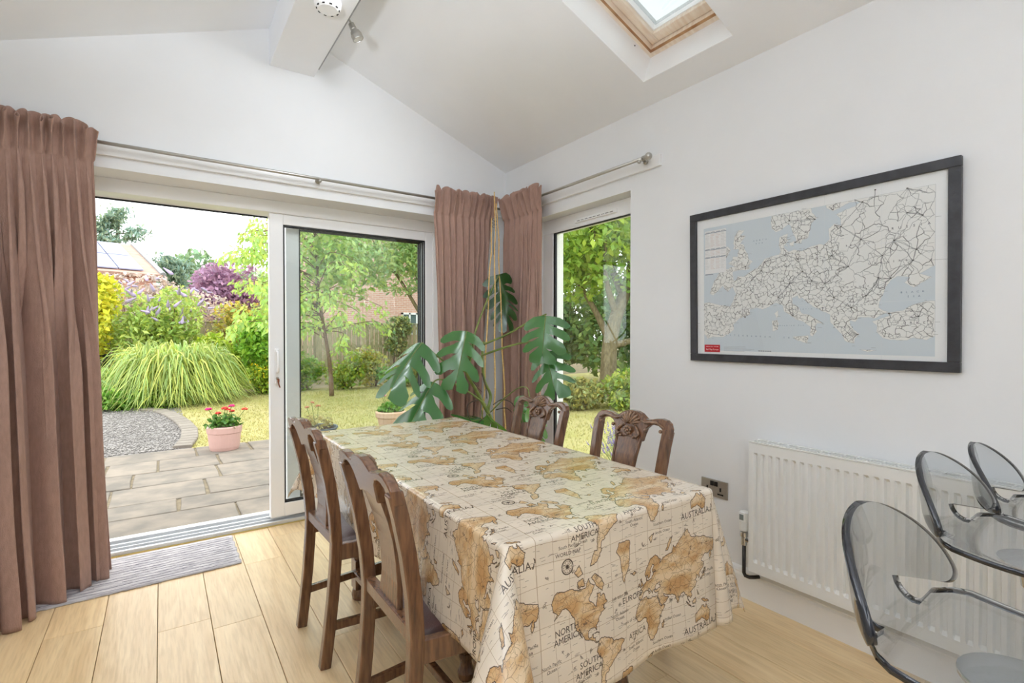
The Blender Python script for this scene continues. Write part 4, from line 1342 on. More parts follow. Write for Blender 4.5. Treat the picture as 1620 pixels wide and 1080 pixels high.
m = MB(); m.add([(lean(x, z), y, z) for z in (c, d) for x, y in ((2.283, a), (2.287, a), (2.287, b), (2.283, b))], [(0,3,2,1),(4,5,6,7),(0,1,5,4),(1,2,6,5),(2,3,7,6),(3,0,4,7)])
m.build('backing_board', M_black, pf)

# ================================================================== ceiling fittings
sd = thing('smoke_alarm', 'round white smoke alarm under the ridge beam', 'smoke alarm', (.69, 2.62, 2.893))
m = MB(); m.lathe([(0, -.042), (.045, -.042), (.058, -.034), (.064, -.02), (.066, 0)], (.69, 2.60, 2.893), 32); sb = m.build('alarm_body', M_upvc, sd, smooth=False, bevel=.002)
m = MB()
for k in range(10):
    a = 2*PI*k/10+.3; m.obox((.69+.053*math.cos(a), 2.60+.053*math.sin(a), 2.893-.037), (.012, .005, .006), Matrix.Rotation(a+PI/2, 3, 'Z'))
m.build('alarm_vents', M_black, sb)
sp = thing('spotlight', 'small steel spotlight on an arm fixed to the beam side', 'spotlight', (.815, 2.37, 2.93))
MB().box(.815, .822, 1.2, 3.30, 2.895, 2.905).build('mounting_bar', pmat('grey_bar', (150, 150, 150), .4, metal=.5), sp)
m = MB(); m.lathe([(.030, 0), (.030, .010), (.026, .014)], (.816, 2.77, 2.955), 20, 'x'); m.build('mount_rose', M_steel, sp)
m = MB(); m.tube([(.826, 2.77, 2.955), (.85, 2.79, 2.960), (.875, 2.82, 2.958)], .006, 8); m.build('arm', M_steel, sp, smooth=True)
dirv = Vector((.35, -.10, -.75)).normalized()
q = dirv.to_track_quat('Z', 'Y').to_matrix()
hd = MB()
prof = [(.0, -.012), (.016, -.010), (.018, .02), (.016, .024), (.025, .034), (.031, .055), (.031, .078), (.028, .080), (.026, .074)]
tmp = MB().lathe(prof, (0, 0, 0), 22)
base = Vector((.878, 2.825, 2.952))
hd.add([base + q @ Vector(v) for v in tmp.v], tmp.f)
ho = hd.build('lamp_head', M_steel, sp, smooth=False, bevel=.001)
tmp = MB().lathe([(0, .072), (.027, .073), (.027, .0755), (0, .077)], (0, 0, 0), 22)
m = MB(); m.add([base + q @ Vector(v) for v in tmp.v], tmp.f); m.build('lamp_lens', pmat('frosted_lens', (226, 226, 222), .25), ho, smooth=False)

FILL_SPOT_W = 17.5
M_fill_glow, N_, L_ = new_mat('fill_lamp_glow')  # glowing surface shared by the added fill lamps
e_ = N_.new('ShaderNodeEmission'); e_.inputs['Color'].default_value = (.94, .98, 1.0, 1); e_.inputs['Strength'].default_value = 9.0
L_.new(e_.outputs[0], N_.new('ShaderNodeOutputMaterial').inputs['Surface'])
# unseen spotlights added as fill along the beam, aimed at the garden end
for k, (yy_, lab) in enumerate(((2.05, 'second'), (1.35, 'third'), (.65, 'fourth'))):
    s2 = thing('spotlight', 'unseen fill spotlight added on the beam side, %s from the gable wall' % lab, 'spotlight', (.815, yy_, 2.955), 'added fill spotlights')
    m = MB(); m.lathe([(.030, 0), (.030, .010), (.026, .014)], (.816, yy_, 2.955), 20, 'x'); m.build('mount_rose', M_steel, s2)
    m = MB(); m.tube([(.826, yy_, 2.955), (.85, yy_+.02, 2.950), (.875, yy_+.05, 2.930)], .006, 8); m.build('arm', M_steel, s2, smooth=True)
    dv = Vector((-.08, .74, -.66)).normalized(); qm = dv.to_track_quat('Z', 'Y').to_matrix(); b2 = Vector((.878, yy_+.055, 2.925))
    tm = MB().lathe(prof, (0, 0, 0), 22); m = MB(); m.add([b2 + qm @ Vector(v) for v in tm.v], tm.f); h2 = m.build('lamp_head', M_steel, s2)
    tm = MB().lathe([(0, .072), (.027, .073), (.027, .0755), (0, .077)], (0, 0, 0), 22); m = MB(); m.add([b2 + qm @ Vector(v) for v in tm.v], tm.f); m.build('lamp_lens', M_fill_glow, h2)
    ld = bpy.data.lights.new('fill_spot', 'SPOT'); ld.energy = FILL_SPOT_W; ld.shadow_soft_size = .09; ld.spot_size = math.radians(130); ld.spot_blend = 1.0; ld.color = (.91, .97, 1.05)
    lo_ = bpy.data.objects.new('fill_spot', ld); COL.objects.link(lo_); lo_.parent = s2; lo_.location = b2+dv*.10-Vector((.815, yy_, 2.955)); lo_.rotation_euler = dv.to_track_quat('-Z', 'Y').to_euler()

# unseen globe pendants added in the rear half as fill light
FILL_PEND_W = 16.0
for k, (px_, py_, lab) in enumerate(((-.20, -2.3, 'left of three'), (.60, -2.3, 'middle of three'), (1.40, -2.3, 'right of three'))):
    pz_ = cz(px_)
    pd = thing('fill_pendant', 'unseen globe pendant added at the rear as fill, %s' % lab, 'fill lamp', (px_, py_, pz_), 'added fill pendants')
    m = MB(); m.lathe([(.05, -.03), (.05, 0)], (px_, py_, pz_), 20); m.build('ceiling_rose', M_steel, pd)
    m = MB(); m.tube([(px_, py_, pz_), (px_, py_, 1.99)], .004, 6); m.build('cord', M_black, pd)
    m = MB(); m.ball((px_, py_, 1.85), .15, 24, 16); m.build('globe_shade', M_fill_glow, pd, smooth=True)
    ld = bpy.data.lights.new('fill_pendant_light', 'POINT'); ld.energy = FILL_PEND_W; ld.shadow_soft_size = .16; ld.color = (.85, .95, 1.10)
    lo_ = bpy.data.objects.new('fill_pendant_light', ld); COL.objects.link(lo_); lo_.parent = pd; lo_.location = (0, 0, 1.85-pz_)

# unseen uplighters added to fill the room by bounce off the vault
FILL_UP_W = 88.0
for k, (ux, uy, lab) in enumerate(((-.74, .55, 'nearer'), (-.60, -1.6, 'farther'))):
    ul = thing('fill_uplighter', 'unseen uplighter added by the side wall as fill, %s of two' % lab, 'floor lamp', (ux, uy, 0), 'added fill uplighters')
    m = MB(); m.lathe([(0, 0), (.13, 0), (.13, .015), (.02, .03), (0, .03)], (ux, uy, 0), 28); m.build('base', M_steel, ul)
    m = MB(); m.tube([(ux, uy, .02), (ux, uy, 1.66)], .011, 10); m.build('pole', M_steel, ul, smooth=True)
    m = MB(); m.lathe([(.02, 1.64), (.07, 1.67), (.14, 1.74), (.145, 1.74), (.075, 1.665), (.0, 1.65)], (ux, uy, 0), 28); m.build('lamp_shade', M_steel, ul, smooth=True)
    m = MB(); m.ball((ux, uy, 1.705), .035, 14, 10); m.build('bulb', M_fill_glow, ul, smooth=True)
    ld = bpy.data.lights.new('fill_uplight', 'SPOT'); ld.energy = FILL_UP_W; ld.shadow_soft_size = .10; ld.spot_size = math.radians(154); ld.spot_blend = .2; ld.color = (.90, .965, 1.06)
    lo_ = bpy.data.objects.new('fill_uplight', ld); COL.objects.link(lo_); lo_.parent = ul; lo_.location = (0, 0, 1.76); lo_.rotation_euler = (PI, 0, 0)

# ================================================================== curtain poles
cp = thing('curtain_pole', 'long satin steel curtain pole above the patio door', 'curtain pole', (.7, 3.33, 2.23))
m = MB(); m.tube([(-.90, 3.33, 2.23), (2.19, 3.33, 2.23)], .0095, 12); m.build('rod', M_steel, cp, smooth=True)
def bracket(parent, p, d):
    """cup bracket: p on the rod, d unit vector to the batten"""
    p, d = Vector(p), Vector(d)
    m = MB(); m.tube([p+d*.062, p+d*.02, p+Vector((0, 0, -.004))], .006, 8); m.tube([p+d*.048, p+d*.058], .016, 14); m.ball(p+Vector((0, 0, -.012)), .012, 10, 6)
    return m.build('bracket', M_steel, parent, smooth=True)
for x in (-.72, .83, 2.12): bracket(cp, (x, 3.33, 2.23), (0, 1, 0))
cp2 = thing('curtain_pole', 'short satin steel curtain pole with ball end above the tall window', 'curtain pole', (2.21, 2.6, 2.23))
m = MB(); m.tube([(2.21, 1.90, 2.23), (2.21, 3.33, 2.23)], .0095, 12); m.build('rod', M_steel, cp2, smooth=True)
m = MB(); m.ball((2.21, 1.885, 2.23), .021, 14, 10); m.tube([(2.21, 1.895, 2.23), (2.21, 1.925, 2.23)], .012, 12); m.build('finial', M_steel, cp2, smooth=True)
for y in (1.95, 3.20): bracket(cp2, (2.21, y, 2.23), (1, 0, 0))
# ================================================================== curtains
def curtain(label, T0, T1, B0, B1, ztop, zbot, folds, a_top, a_mid, a_bot, seed, into, puddle=0.0, flip=0.0, merge=1.0):
    """gathered curtain: T0->T1 along the pole, B0->B1 along the hem, 'into' points to the room"""
    r = np.random.default_rng(seed)
    N = folds*20
    wd = r.uniform(.7, 1.35, folds); cum = np.concatenate([[0], np.cumsum(wd)]); cum /= cum[-1]
    u = np.linspace(0, 1, N)
    ph = np.interp(u, cum, np.arange(folds+1))*2*PI
    famp = np.interp(u, np.linspace(0, 1, folds+1), r.uniform(.65, 1.2, folds+1))
    hz = [ztop+q for q in (.066, .056, .044, .030, .015, 0, -.018, -.036, -.054, -.072, -.086, -.098, -.11, -.124, -.145, -.17)]
    zz = hz + list(np.linspace(ztop-.21, zbot+.30, 24)) + list(np.linspace(zbot+.27, zbot, 12))
    T0, T1, B0, B1 = [np.array(q, float) for q in (T0, T1, B0, B1)]
    nrm = np.array(into, float); nrm /= np.linalg.norm(nrm)
    V = np.zeros((len(zz), N, 3))
    nl_ = max(3, int(folds*.5)); wl_ = r.uniform(.7, 1.4, nl_); cl = np.concatenate([[0], np.cumsum(wl_)]); cl /= cl[-1]
    pl = np.interp(u, cl, np.arange(nl_+1))*2*PI
    for i, z in enumerate(zz):
        k = np.clip((ztop-z)/(ztop-zbot), 0, 1)
        ke = k**.8
        t0 = T0 + (B0-T0)*ke; t1 = T1 + (B1-T1)*ke
        tan = (t1-t0)/max(1e-6, np.linalg.norm(t1-t0))
        base = t0[None]*(1-u[:, None]) + t1[None]*u[:, None]
        h = z-ztop
        if h > -.105:        # gathered heading around and above the pole
            q = np.clip((h+.11)/.176, 0, 1)
            A = .010 + .020*q**1.3
            d = .013 + .006*math.sin(PI*q) + A*(1.25 + np.sin(ph+.4)*.9 + .35*np.sin(1.7*ph+1)); s = .016*q*np.cos(ph+.9)
        else:
            q = float(sstep(.10, .30, -h))
            A = a_top*(.40+.60*q) if k < .12 else a_top + (a_mid-a_top)*sstep(.12, .5, k) + (a_bot-a_mid)*sstep(.6, 1, k)
            ml = float(sstep(.06, .55, k))*merge
            sh = ph + .25*np.sin(3*k+u*5); sl = pl + .3*np.sin(2.2*k+u*4)
            w_ = np.sin(sh); w_ = np.sign(w_)*np.abs(w_)**.8
            wl = np.sin(sl); wl = np.sign(wl)*np.abs(wl)**.7
            d = .022 + .006*q + A*famp*((1-ml)*.75*w_ + ml*(wl + .16*w_ + .2*np.sin(2*sl+1.3)))
            s = A*.42*famp*((1-ml)*np.sin(2*sh) + ml*np.sin(2*sl))
        if puddle:
            pk = sstep(.80, 1.0, k)
            d = d + puddle*pk*(.55+.45*np.sin(ph*.5+.8))*(1-u*.8)
        V[i, :, :2] = base + nrm[None]*d[:, None] + tan[None]*s[:, None]
        zo = np.full(N, z)
        if h > .0: zo = zo + h*.14*np.sin(ph*.5+1) - h*.35*np.sin(ph+.4)
        if k > .97 and zbot < .1: zo = np.maximum(zo, .004)
        V[i, :, 2] = zo
    # turned-over heading at the leading end
    if flip:
        e = np.where(u > 1-.05)[0] if flip > 0 else np.where(u < .05)[0]
        V[:5, e, 2] -= .03*np.linspace(1, .2, 5)[:, None]
    o = np_mesh('curtain', V.reshape(-1, 3), grid_faces(len(zz), N), M_curtain, smooth=True)
    q = o.modifiers.new('solid', 'SOLIDIFY'); q.thickness = .004; q.offset = 0
    return tag(o, label, 'curtain', 'mauve-brown velvet curtains')
curtain('heavy mauve-brown curtain pooling on the floor at the open end of the patio door', (-.86, 3.33), (-.285, 3.33), (-.74, 2.86), (-.245, 3.46), 2.23, .0, 14, .030, .085, .095, 3, (.45, -.9), puddle=.05, flip=1)
curtain('mauve-brown curtain on the long pole, left of the bamboo canes', (1.60, 3.33), (2.11, 3.33), (1.63, 3.30), (1.93, 3.30), 2.23, .03, 10, .030, .060, .062, 8, (0, -1), flip=-1, merge=.75)
curtain('mauve-brown curtain on the short pole, hanging against the tall window frame', (2.21, 3.28), (2.21, 2.80), (2.20, 3.22), (2.20, 2.86), 2.23, .03, 8, .026, .050, .052, 5, (-1, 0), flip=1, merge=.85)

# ================================================================== rug
rg = thing('door_rug', 'grey woven rug runner on the floor at the patio door', 'rug', (0, 3.33, 0))
r = np.random.default_rng(5)
x0, x1, ya, yb = -.60, .354, 3.085, 3.568
n = 90
xs = np.linspace(x0, x1, n)
ragged = lambda amp: amp*r.normal(0, 1, n)
stripes = np.linspace(0, 1, 15)
lo = ya + .035*(xs-x0)/(x1-x0) + ragged(.002); hi = yb + .012*(xs-x0)/(x1-x0) + ragged(.001)
V = []
for k, s in enumerate(stripes):
    wob = .0025*np.sin(xs*17+k*1.7) if 0 < k < 14 else 0
    yy = lo + (hi-lo)*s + wob
    V.append(np.stack([xs + (.004*math.sin(k*2.1) if 0 < k else 0), yy, np.full(n, .007)], 1))
V = np.array(V)
F = grid_faces(15, n)
body = np_mesh('rug_weave', V.reshape(-1, 3), F, M_rug, rg, smooth=False)
q = body.modifiers.new('solid', 'SOLIDIFY'); q.thickness = .006; q.offset = -1
m = MB()
for k in range(1, 14):
    P = V[k][:, :]
    segs = [(0, n)] if k % 3 else [(0, int(n*.35)), (int(n*.45), n)]
    for a, b in segs: m.tube([tuple(p) for p in P[a:b:3]], .0017, 5)
m.build('rug_rib', M_rug2, rg)

# ================================================================== potted monstera with canes
mo = thing('potted_monstera', 'large swiss cheese plant with split leaves in the corner behind the table', 'plant', (1.93, 3.02, 0))
m = MB(); m.lathe([(.0, 0), (.115, 0), (.150, .27), (.162, .275), (.162, .31), (.148, .31), (.143, .28), (0, .28)], (1.93, 3.02, 0), 28); m.build('plant_pot', M_terra, mo, smooth=False)
m = MB(); m.lathe([(.144, .275), (.07, .288), (0, .285)], (1.93, 3.02, 0), 20); m.build('potting_soil', M_soil, mo, smooth=True)
def smooth_path(P, k=6):
    P = [Vector(p) for p in P]; out = []
    for i in range(len(P)-1):
        p0, p1, p2, p3 = P[max(i-1, 0)], P[i], P[i+1], P[min(i+2, len(P)-1)]
        for j in range(k):
            t = j/k
            out.append(.5*((2*p1)+(p2-p0)*t+(2*p0-5*p1+4*p2-p3)*t*t+(3*p1-p0-3*p2+p3)*t**3))
    out.append(P[-1]); return out
def stemtube(P, r0, r1, name, mat):
    Q = smooth_path(P); n = len(Q)
    m = MB(); m.tube(Q, [lerp(r0, r1, i/(n-1)) for i in range(n)], 8)
    return m.build(name, mat, mo, smooth=True)
stemtube([(1.93, 3.02, .27), (1.95, 3.01, .40), (1.896, 2.980, .624), (1.828, 2.970, .749), (1.742, 2.960, .886), (1.668, 2.950, 1.005), (1.69, 2.965, 1.10)], .016, .011, 'main_stem', M_stem)
stemtube([(1.90, 3.03, .27), (1.86, 3.0, .5), (1.848, 2.970, .726), (1.875, 2.980, .832), (1.824, 2.980, .944), (1.809, 2.980, 1.118), (1.824, 2.980, 1.204)], .013, .008, 'side_stem', M_stem)
PET = [
 [(1.668, 2.950, 1.005), (1.554, 2.940, 1.043), (1.454, 2.920, 1.104), (1.327, 2.900, 1.201)],
 [(1.678, 2.950, 1.017), (1.717, 2.950, 1.163), (1.680, 2.920, 1.248), (1.629, 2.880, 1.273)],
 [(1.828, 2.970, 0.771), (1.690, 2.930, 0.862), (1.533, 2.900, 0.944), (1.433, 2.880, 0.971), (1.385, 2.860, 0.959)],
 [(1.699, 2.970, 1.100), (1.793, 3.020, 1.313), (1.933, 3.080, 1.541), (2.027, 3.100, 1.689)],
 [(1.814, 2.980, 1.183), (1.881, 2.800, 1.248), (1.950, 2.640, 1.331), (1.930, 2.432, 1.375)],
 [(1.804, 2.980, 1.110), (1.881, 2.800, 1.168), (1.965, 2.680, 1.202), (1.965, 2.549, 1.192), (1.960, 2.469, 1.146)],
 [(1.80, 2.97, .735), (1.81, 2.98, .69), (1.819, 2.980, .666)],
 [(1.87, 2.96, .66), (1.80, 2.91, .72), (1.795, 2.900, .714)],
 [(1.869, 2.970, 0.716), (1.914, 2.850, 0.829), (1.930, 2.710, 0.905), (1.910, 2.599, 0.911), (1.895, 2.555, 0.868), (1.880, 2.506, 0.812)],
 [(1.93, 2.99, .45), (1.930, 2.783, 0.615), (1.920, 2.725, 0.729), (1.900, 2.668, 0.857)]]
for i, P in enumerate(PET): stemtube(P, .0075 if i < 6 else .0045, .0045 if i < 6 else .003, 'petiole', M_stem)
for P in ([(1.775, 2.950, 0.812), (1.666, 2.930, 0.788), (1.679, 2.920, 0.684), (1.745, 2.900, 0.596)], [(1.883, 2.960, 0.768), (1.955, 2.950, 0.799), (2.039, 2.940, 0.758), (2.065, 2.930, 0.645), (2.025, 2.920, 0.540)],
          [(1.851, 2.950, 0.707), (1.753, 2.930, 0.663), (1.718, 2.920, 0.575)], [(1.909, 2.960, 0.731), (1.981, 2.950, 0.739), (2.035, 2.950, 0.704)],
          [(1.798, 2.970, 0.989), (1.822, 2.960, 0.903), (1.832, 2.960, 0.815)], [(1.687, 2.950, 0.995), (1.714, 2.930, 0.932), (1.779, 2.940, 0.864)]):
    stemtube(P, .0038, .0028, 'aerial_root', M_root)

def monstera_leaf(base, tip, facing, width, lobes, droop, cup, tint, slit=1.0, seed=0):
    """split leaf: lobes between midrib and margin, gaps between them; facing = upper-surface normal"""
    r = np.random.default_rng(seed)
    base, tip = Vector(base), Vector(tip)
    ax = tip-base; L = ax.length; ax.normalize()
    nn = Vector(facing); nn = (nn - ax*nn.dot(ax)).normalized(); side = nn.cross(ax)
    V, F, T = [], [], []
    ns, ntt = 11, 5
    def outline(t):       # half width along the midrib, heart shaped
        return width*.5*float(np.interp(t, [0, .06, .18, .35, .55, .75, .9, 1], [.70, .92, 1.0, 1.0, .95, .78, .50, .10]))
    def place(t, s, sg):
        """t along the rib, s across 0..1"""
        w_ = outline(t)
        y = s*w_
        x = t*L - (.16*L*(1-t)**3)*s**1.2 + .52*L*s**1.35*(.35+.65*t)*(1-.45*t)       # lobes sweep to the tip, heart back
        z = -cup*(s**1.6)*w_ - droop*L*(t-.15)**2*1.2 + .012*math.sin(9*t+3*sg)*s
        return base + ax*x + side*(sg*y) + nn*z
    for sg in (-1, 1):
        ed = np.linspace(0, 1, lobes+1)
        ed[1:-1] += r.uniform(-.055, .055, lobes-1)
        for k in range(lobes):
            t0, t1 = ed[k], ed[k+1]
            b0 = len(V)
            s_in = r.uniform(.14, .26)
            for i in range(ns):
                s = i/(ns-1)
                g = slit*.19*(t1-t0)*float(sstep(s_in, s_in+.25, s))
                rnd = 1-.10*0
                for j in range(ntt):
                    v = j/(ntt-1)
                    t = t0+(t1-t0)*v
                    tm = (t0+t1)/2
                    lo, hi = t0 + (g if k > 0 else 0), t1 - (g if k < lobes-1 else 0)
                    t = lo+(hi-lo)*v
                    e = 1-.22*(2*v-1)**2*float(sstep(.55, 1, s))
                    V.append(place(t, s*e, sg)); T.append(s)
            for f in grid_faces(ns, ntt):
                f = tuple(int(q)+b0 for q in f)
                F.append(f if sg > 0 else tuple(reversed(f)))
    V = np.array([tuple(v) for v in V])
    tt = np.array(tint)[None]*(1+.12*r.normal(0, 1, (len(V), 1))*0) * (1-.10*np.array(T)[:, None]*0)
    o = np_mesh('leaf', V, F, M_mleaf, mo, smooth=True, tint=np.repeat(np.array(tint)[None], len(V), 0))
    m = MB(); m.tube([tuple(base + ax*(t*L) + nn*(.002-droop*L*(t-.15)**2*1.2)) for t in np.linspace(0, .97, 12)], [.0035*(1-.8*t) for t in np.linspace(0, 1, 12)], 6)
    m.build('midrib', M_stem, o, smooth=True)
    return o
g0, g1, g2 = (1, 1, 1), (1.25, 1.15, .8), (.62, .7, .62)
monstera_leaf((1.327, 2.900, 1.201), (1.080, 2.78, 0.975), (-.15, -.45, .85), .32, 4, .12, .8, (1.0, 1.02, 1.1), 1.0, 1)
monstera_leaf((1.629, 2.880, 1.273), (1.50, 2.77, 0.985), (-.30, -.85, .45), .32, 4, .10, .45, (.95, 1.05, .8), .9, 2)
monstera_leaf((1.385, 2.860, 0.959), (1.150, 2.75, 0.700), (-.15, -.45, .85), .32, 4, .12, .8, (1.0, 1.04, 1.1), 1.0, 3)
monstera_leaf((2.027, 3.100, 1.689), (2.074, 3.060, 1.349), (.80, .50, .3), .26, 6, .05, .45, (.42, .5, .45), .8, 4)
monstera_leaf((1.925, 2.430, 1.365), (1.870, 2.40, 1.135), (-.62, -.50, .60), .31, 4, .10, .35, (1.15, 1.12, 1.15), .6, 5)
monstera_leaf((1.960, 2.469, 1.146), (1.93, 2.36, 0.925), (-.72, -.40, .55), .29, 4, .14, .5, (1.1, 1.1, 1.1), 1.0, 6)
monstera_leaf((1.819, 2.980, 0.666), (1.575, 2.920, 0.690), (-.1, -.5, .8), .24, 5, .2, .3, (.95, 1.1, .9), .7, 7)
monstera_leaf((1.795, 2.900, 0.714), (1.923, 2.80, 0.575), (.5, .3, .6), .13, 4, .05, .6, (1.9, 1.6, .9), .3, 8)
monstera_leaf((1.900, 2.668, 0.857), (1.880, 2.62, 0.725), (-.8, -.5, .2), .12, 4, .05, .4, (1.3, 1.2, 1.0), .3, 9)
monstera_leaf((1.880, 2.506, 0.812), (1.850, 2.40, 0.625), (-.6, -.7, .1), .13, 4, .05, .5, (2.2, 1.7, .6), .35, 10)

bc = thing('cane_support', 'three tall bamboo canes tied at the top in the corner plant pot', 'plant support', (1.93, 3.02, 0))
for (p, q) in (((2.015, 3.140, 2.291), (1.895, 2.960, .30)), ((1.986, 3.130, 2.096), (1.81, 3.01, .32)), ((2.038, 3.150, 2.213), (2.02, 2.99, .32))):
    m = MB(); p, q = Vector(p), Vector(q)
    pts, rad = [], []
    nn = 15
    for k in range(nn):
        for dt, rr in ((-.004, .0055), (0, .0072), (.004, .0055)):
            t = min(1, max(0, k/(nn-1)+dt))
            pts.append(q.lerp(p, t) + Vector((.004*math.sin(k*1.7), .004*math.cos(k*2.3), 0))); rad.append(rr*(1.1-.35*t))
    m.tube(pts, rad, 8); m.build('bamboo_cane', M_bamboo, bc, smooth=True)
m = MB()
a = np.linspace(0, 6*PI, 60)
m.tube([(2.008+.016*math.cos(q), 3.137+.016*math.sin(q), 2.03+.004*q) for q in a], .0014, 5)
m.tube([(2.0, 3.13, 2.09), (1.985, 3.11, 2.02), (1.975, 3.10, 1.95), (1.982, 3.11, 1.88), (1.99, 3.12, 1.83)], .0016, 5)
m.build('wire_tie', M_wire, bc, smooth=True)
for ob in bpy.data.objects:
    if ob.get('label', '').startswith('smoky clear plastic bar stool farthest'):
        ob.location.z = 0
        for c in ob.children:
            if c.name.split('.')[0] in ('seat_shell', 'mounting_plate', 'lift_lever'): c.location.z -= .02
# ================================================================== garden
G = -0.12
M_ground = pmat('garden_earth', (120, 108, 78), .95, var=.2, vscale=3)
M_lawn = pmat('dry_lawn', (166, 162, 102), .95, spec=.1, rgb2=(184, 174, 124), vscale=1.6, bump=.5, bscale=40)
M_blade = leaf_mat('lawn_blade', (186, 180, 116), .3, .6, .2)
M_slab = pmat('riven_sandstone', (126, 120, 111), .85, spec=.2, rgb2=(150, 140, 127), vscale=5, bump=.5, bscale=14, rand=.07)
M_joint = pmat('paving_mortar', (132, 120, 98), .95, var=.2, vscale=20)
M_gravel = pmat('grey_gravel', (142, 138, 134), .9, var=.25, vscale=60, bump=.6, bscale=80)
M_peb = leaf_mat('gravel_stone', (160, 156, 152), .0, .85, .2)
M_sett = pmat('edging_sett', (152, 144, 132), .85, rgb2=(132, 124, 114), vscale=9, bump=.4, bscale=30, rand=.08)
M_fence = pmat('weathered_fence', (180, 168, 132), .9, rgb2=(150, 142, 108), vscale=5, stretch=(6, 6, 1), rand=.22)
M_bark = pmat('tree_bark', (104, 92, 68), .9, rgb2=(140, 126, 96), vscale=10, stretch=(3, 3, .8), bump=.5, bscale=20)
M_twig = pmat('brown_twig', (110, 84, 62), .8)

gr = MB(); gr.box(-60, 80, 3.85, 130, G-.3, G-.03); gr.box(2.62, 80, -40, 3.85, G-.3, G-.03)
struct(gr.build('ground', M_ground), 'garden earth')
struct(MB().box(-60, 80, 120, 121, G, 7).build('horizon_hedge', pmat('far_hedge', (120, 146, 96), .95, var=.25, vscale=.6)), 'distant tree line')

# patio: each slab its own piece
pt = struct(MB().box(-5, 3.0, 3.80, 7.30, G-.10, G-.014).build('patio_pavement', M_joint), 'riven sandstone patio paving')
rows = [3.81, 4.28, 4.72, 5.10, 5.66, 6.20, 6.76, 7.29]
slab_me = {}
r = random.Random(21)
for a, b in zip(rows[:-1], rows[1:]):
    x = -4.6 + r.uniform(0, .6)
    while x < (1.75 if a > 6 else 2.4):
        wd = r.choice([.42, .56, .70, .86, .98])
        key = (wd, round(b-a, 2))
        if key not in slab_me:
            hx, hy = wd/2-.011, (b-a)/2-.011
            j = lambda: r.uniform(-.008, .008)
            pts = [(-hx+j(), -hy+j()), (0, -hy+j()), (hx+j(), -hy+j()), (hx+j(), 0), (hx+j(), hy+j()), (0, hy+j()), (-hx+j(), hy+j()), (-hx+j(), 0)]
            m = MB(); m.prism(pts, lambda p, q: (p, q, -.03), lambda p, q: (p, q, 0))
            o = m.build('paving_slab', M_slab, pt, bevel=.006, seg=1); slab_me[key] = o
        else:
            o = slab_me[key].copy(); COL.objects.link(o)
        o.location = (x+wd/2, (a+b)/2, G + r.uniform(-.003, .003))
        o.rotation_euler = (0, 0, r.choice([0, PI]))
        x += wd
dg = thing('drain_grate', 'black slotted drain channel outside the patio door threshold', 'drain', (0, 3.93, G))
m = MB(); m.box(-.70, .42, 3.83, 3.84, G, G+.012); m.box(-.70, .42, 3.965, 3.975, G, G+.012)
m.build('drain_edge', M_black, dg)
m = MB()
for k in range(28): m.box(-.70+k*.040, -.70+k*.040+.022, 3.84, 3.965, G+.002, G+.010)
m.build('drain_bars', M_black, dg)
struct(MB().box(DX0, DX1, 3.78, 3.84, -.20, -.045).build('trim_4', pmat('door_sill_brick', (150, 136, 124), .9)), 'low sill below the patio door threshold')

# lawn with a curved gravel bed
edge = [(0.20, 7.33), (.30, 7.9), (.33, 8.64), (.27, 9.5), (.14, 10.4), (-.05, 11.2), (-.45, 11.7), (-1.2, 12.0), (-2.4, 12.1)]
m = MB(); m.box(.3, 14, 7.30, 13.6, G-.04, G-.005); m.box(2.62, 14, -6, 7.30, G-.045, G-.006); m.box(2.35, 2.62, 6.22, 7.30, G-.045, G-.006)
struct(m.build('lawn', M_lawn), 'short dry yellow-green lawn')
gb = MB(); gb.box(-5, .34, 7.30, 12.2, G-.04, G-.008)
struct(gb.build('gravel_bed', M_gravel), 'grey gravel area beyond the patio')
r = np.random.default_rng(9)
ep = np.array(edge)
def scatter_pebbles():
    n = 9000
    y = 7.32 + 4.6*r.random(n)**1.3
    xm = np.interp(y, ep[:, 1], ep[:, 0])
    x = xm - .03 - 2.2*r.random(n)**1.2
    s = r.uniform(.008, .018, n)
    oc = np.array([(1,0,0),(0,1,0),(-1,0,0),(0,-1,0),(0,0,.7),(0,0,-.5)])
    rot = r.uniform(0, 2*PI, n)
    c, sn = np.cos(rot), np.sin(rot)
    P = oc[None]*s[:, None, None]*r.uniform(.6, 1.3, (n, 1, 3))
    X = P[..., 0]*c[:, None]-P[..., 1]*sn[:, None]; Y = P[..., 0]*sn[:, None]+P[..., 1]*c[:, None]
    V = np.stack([X+x[:, None], Y+y[:, None], P[..., 2]+G], -1).reshape(-1, 3)
    f = np.array([(0,1,4),(1,2,4),(2,3,4),(3,0,4),(1,0,5),(2,1,5),(3,2,5),(0,3,5)])
    F = (np.arange(n)[:, None, None]*6 + f[None]).reshape(-1, 3)
    t = np.repeat(r.uniform(.6, 1.2, n), 6)[:, None]*np.array([1, .99, .97])
    o = np_mesh('gravel', V, F, M_peb, tint=t)
    tag(o, 'loose grey gravel stones beyond the patio', 'gravel', kind='stuff')
scatter_pebbles()
be = thing('stone_edging', 'curved row of pale stone setts between gravel and lawn', 'edging', (.33, 8.6, G))
seg = np.linspace(0, len(edge)-1.8, 26); px = np.interp(seg, range(len(edge)), ep[:, 0]); py = np.interp(seg, range(len(edge)), ep[:, 1])
e0 = None
for k in range(25):
    c = Vector(((px[k]+px[k+1])/2, (py[k]+py[k+1])/2, G+.006)); d = math.atan2(py[k+1]-py[k], px[k+1]-px[k]); ln = math.hypot(px[k+1]-px[k], py[k+1]-py[k])
    if e0 is None:
        m = MB(); m.obox((0, 0, 0), (1, .20, .05)); e0 = m.build('stone_sett', M_sett, be, bevel=.01, seg=1); o = e0
    else:
        o = e0.copy(); COL.objects.link(o)
    o.location = c-Vector(be.location); o.scale = (ln-.02, 1, 1); o.rotation_euler = (0, 0, d)

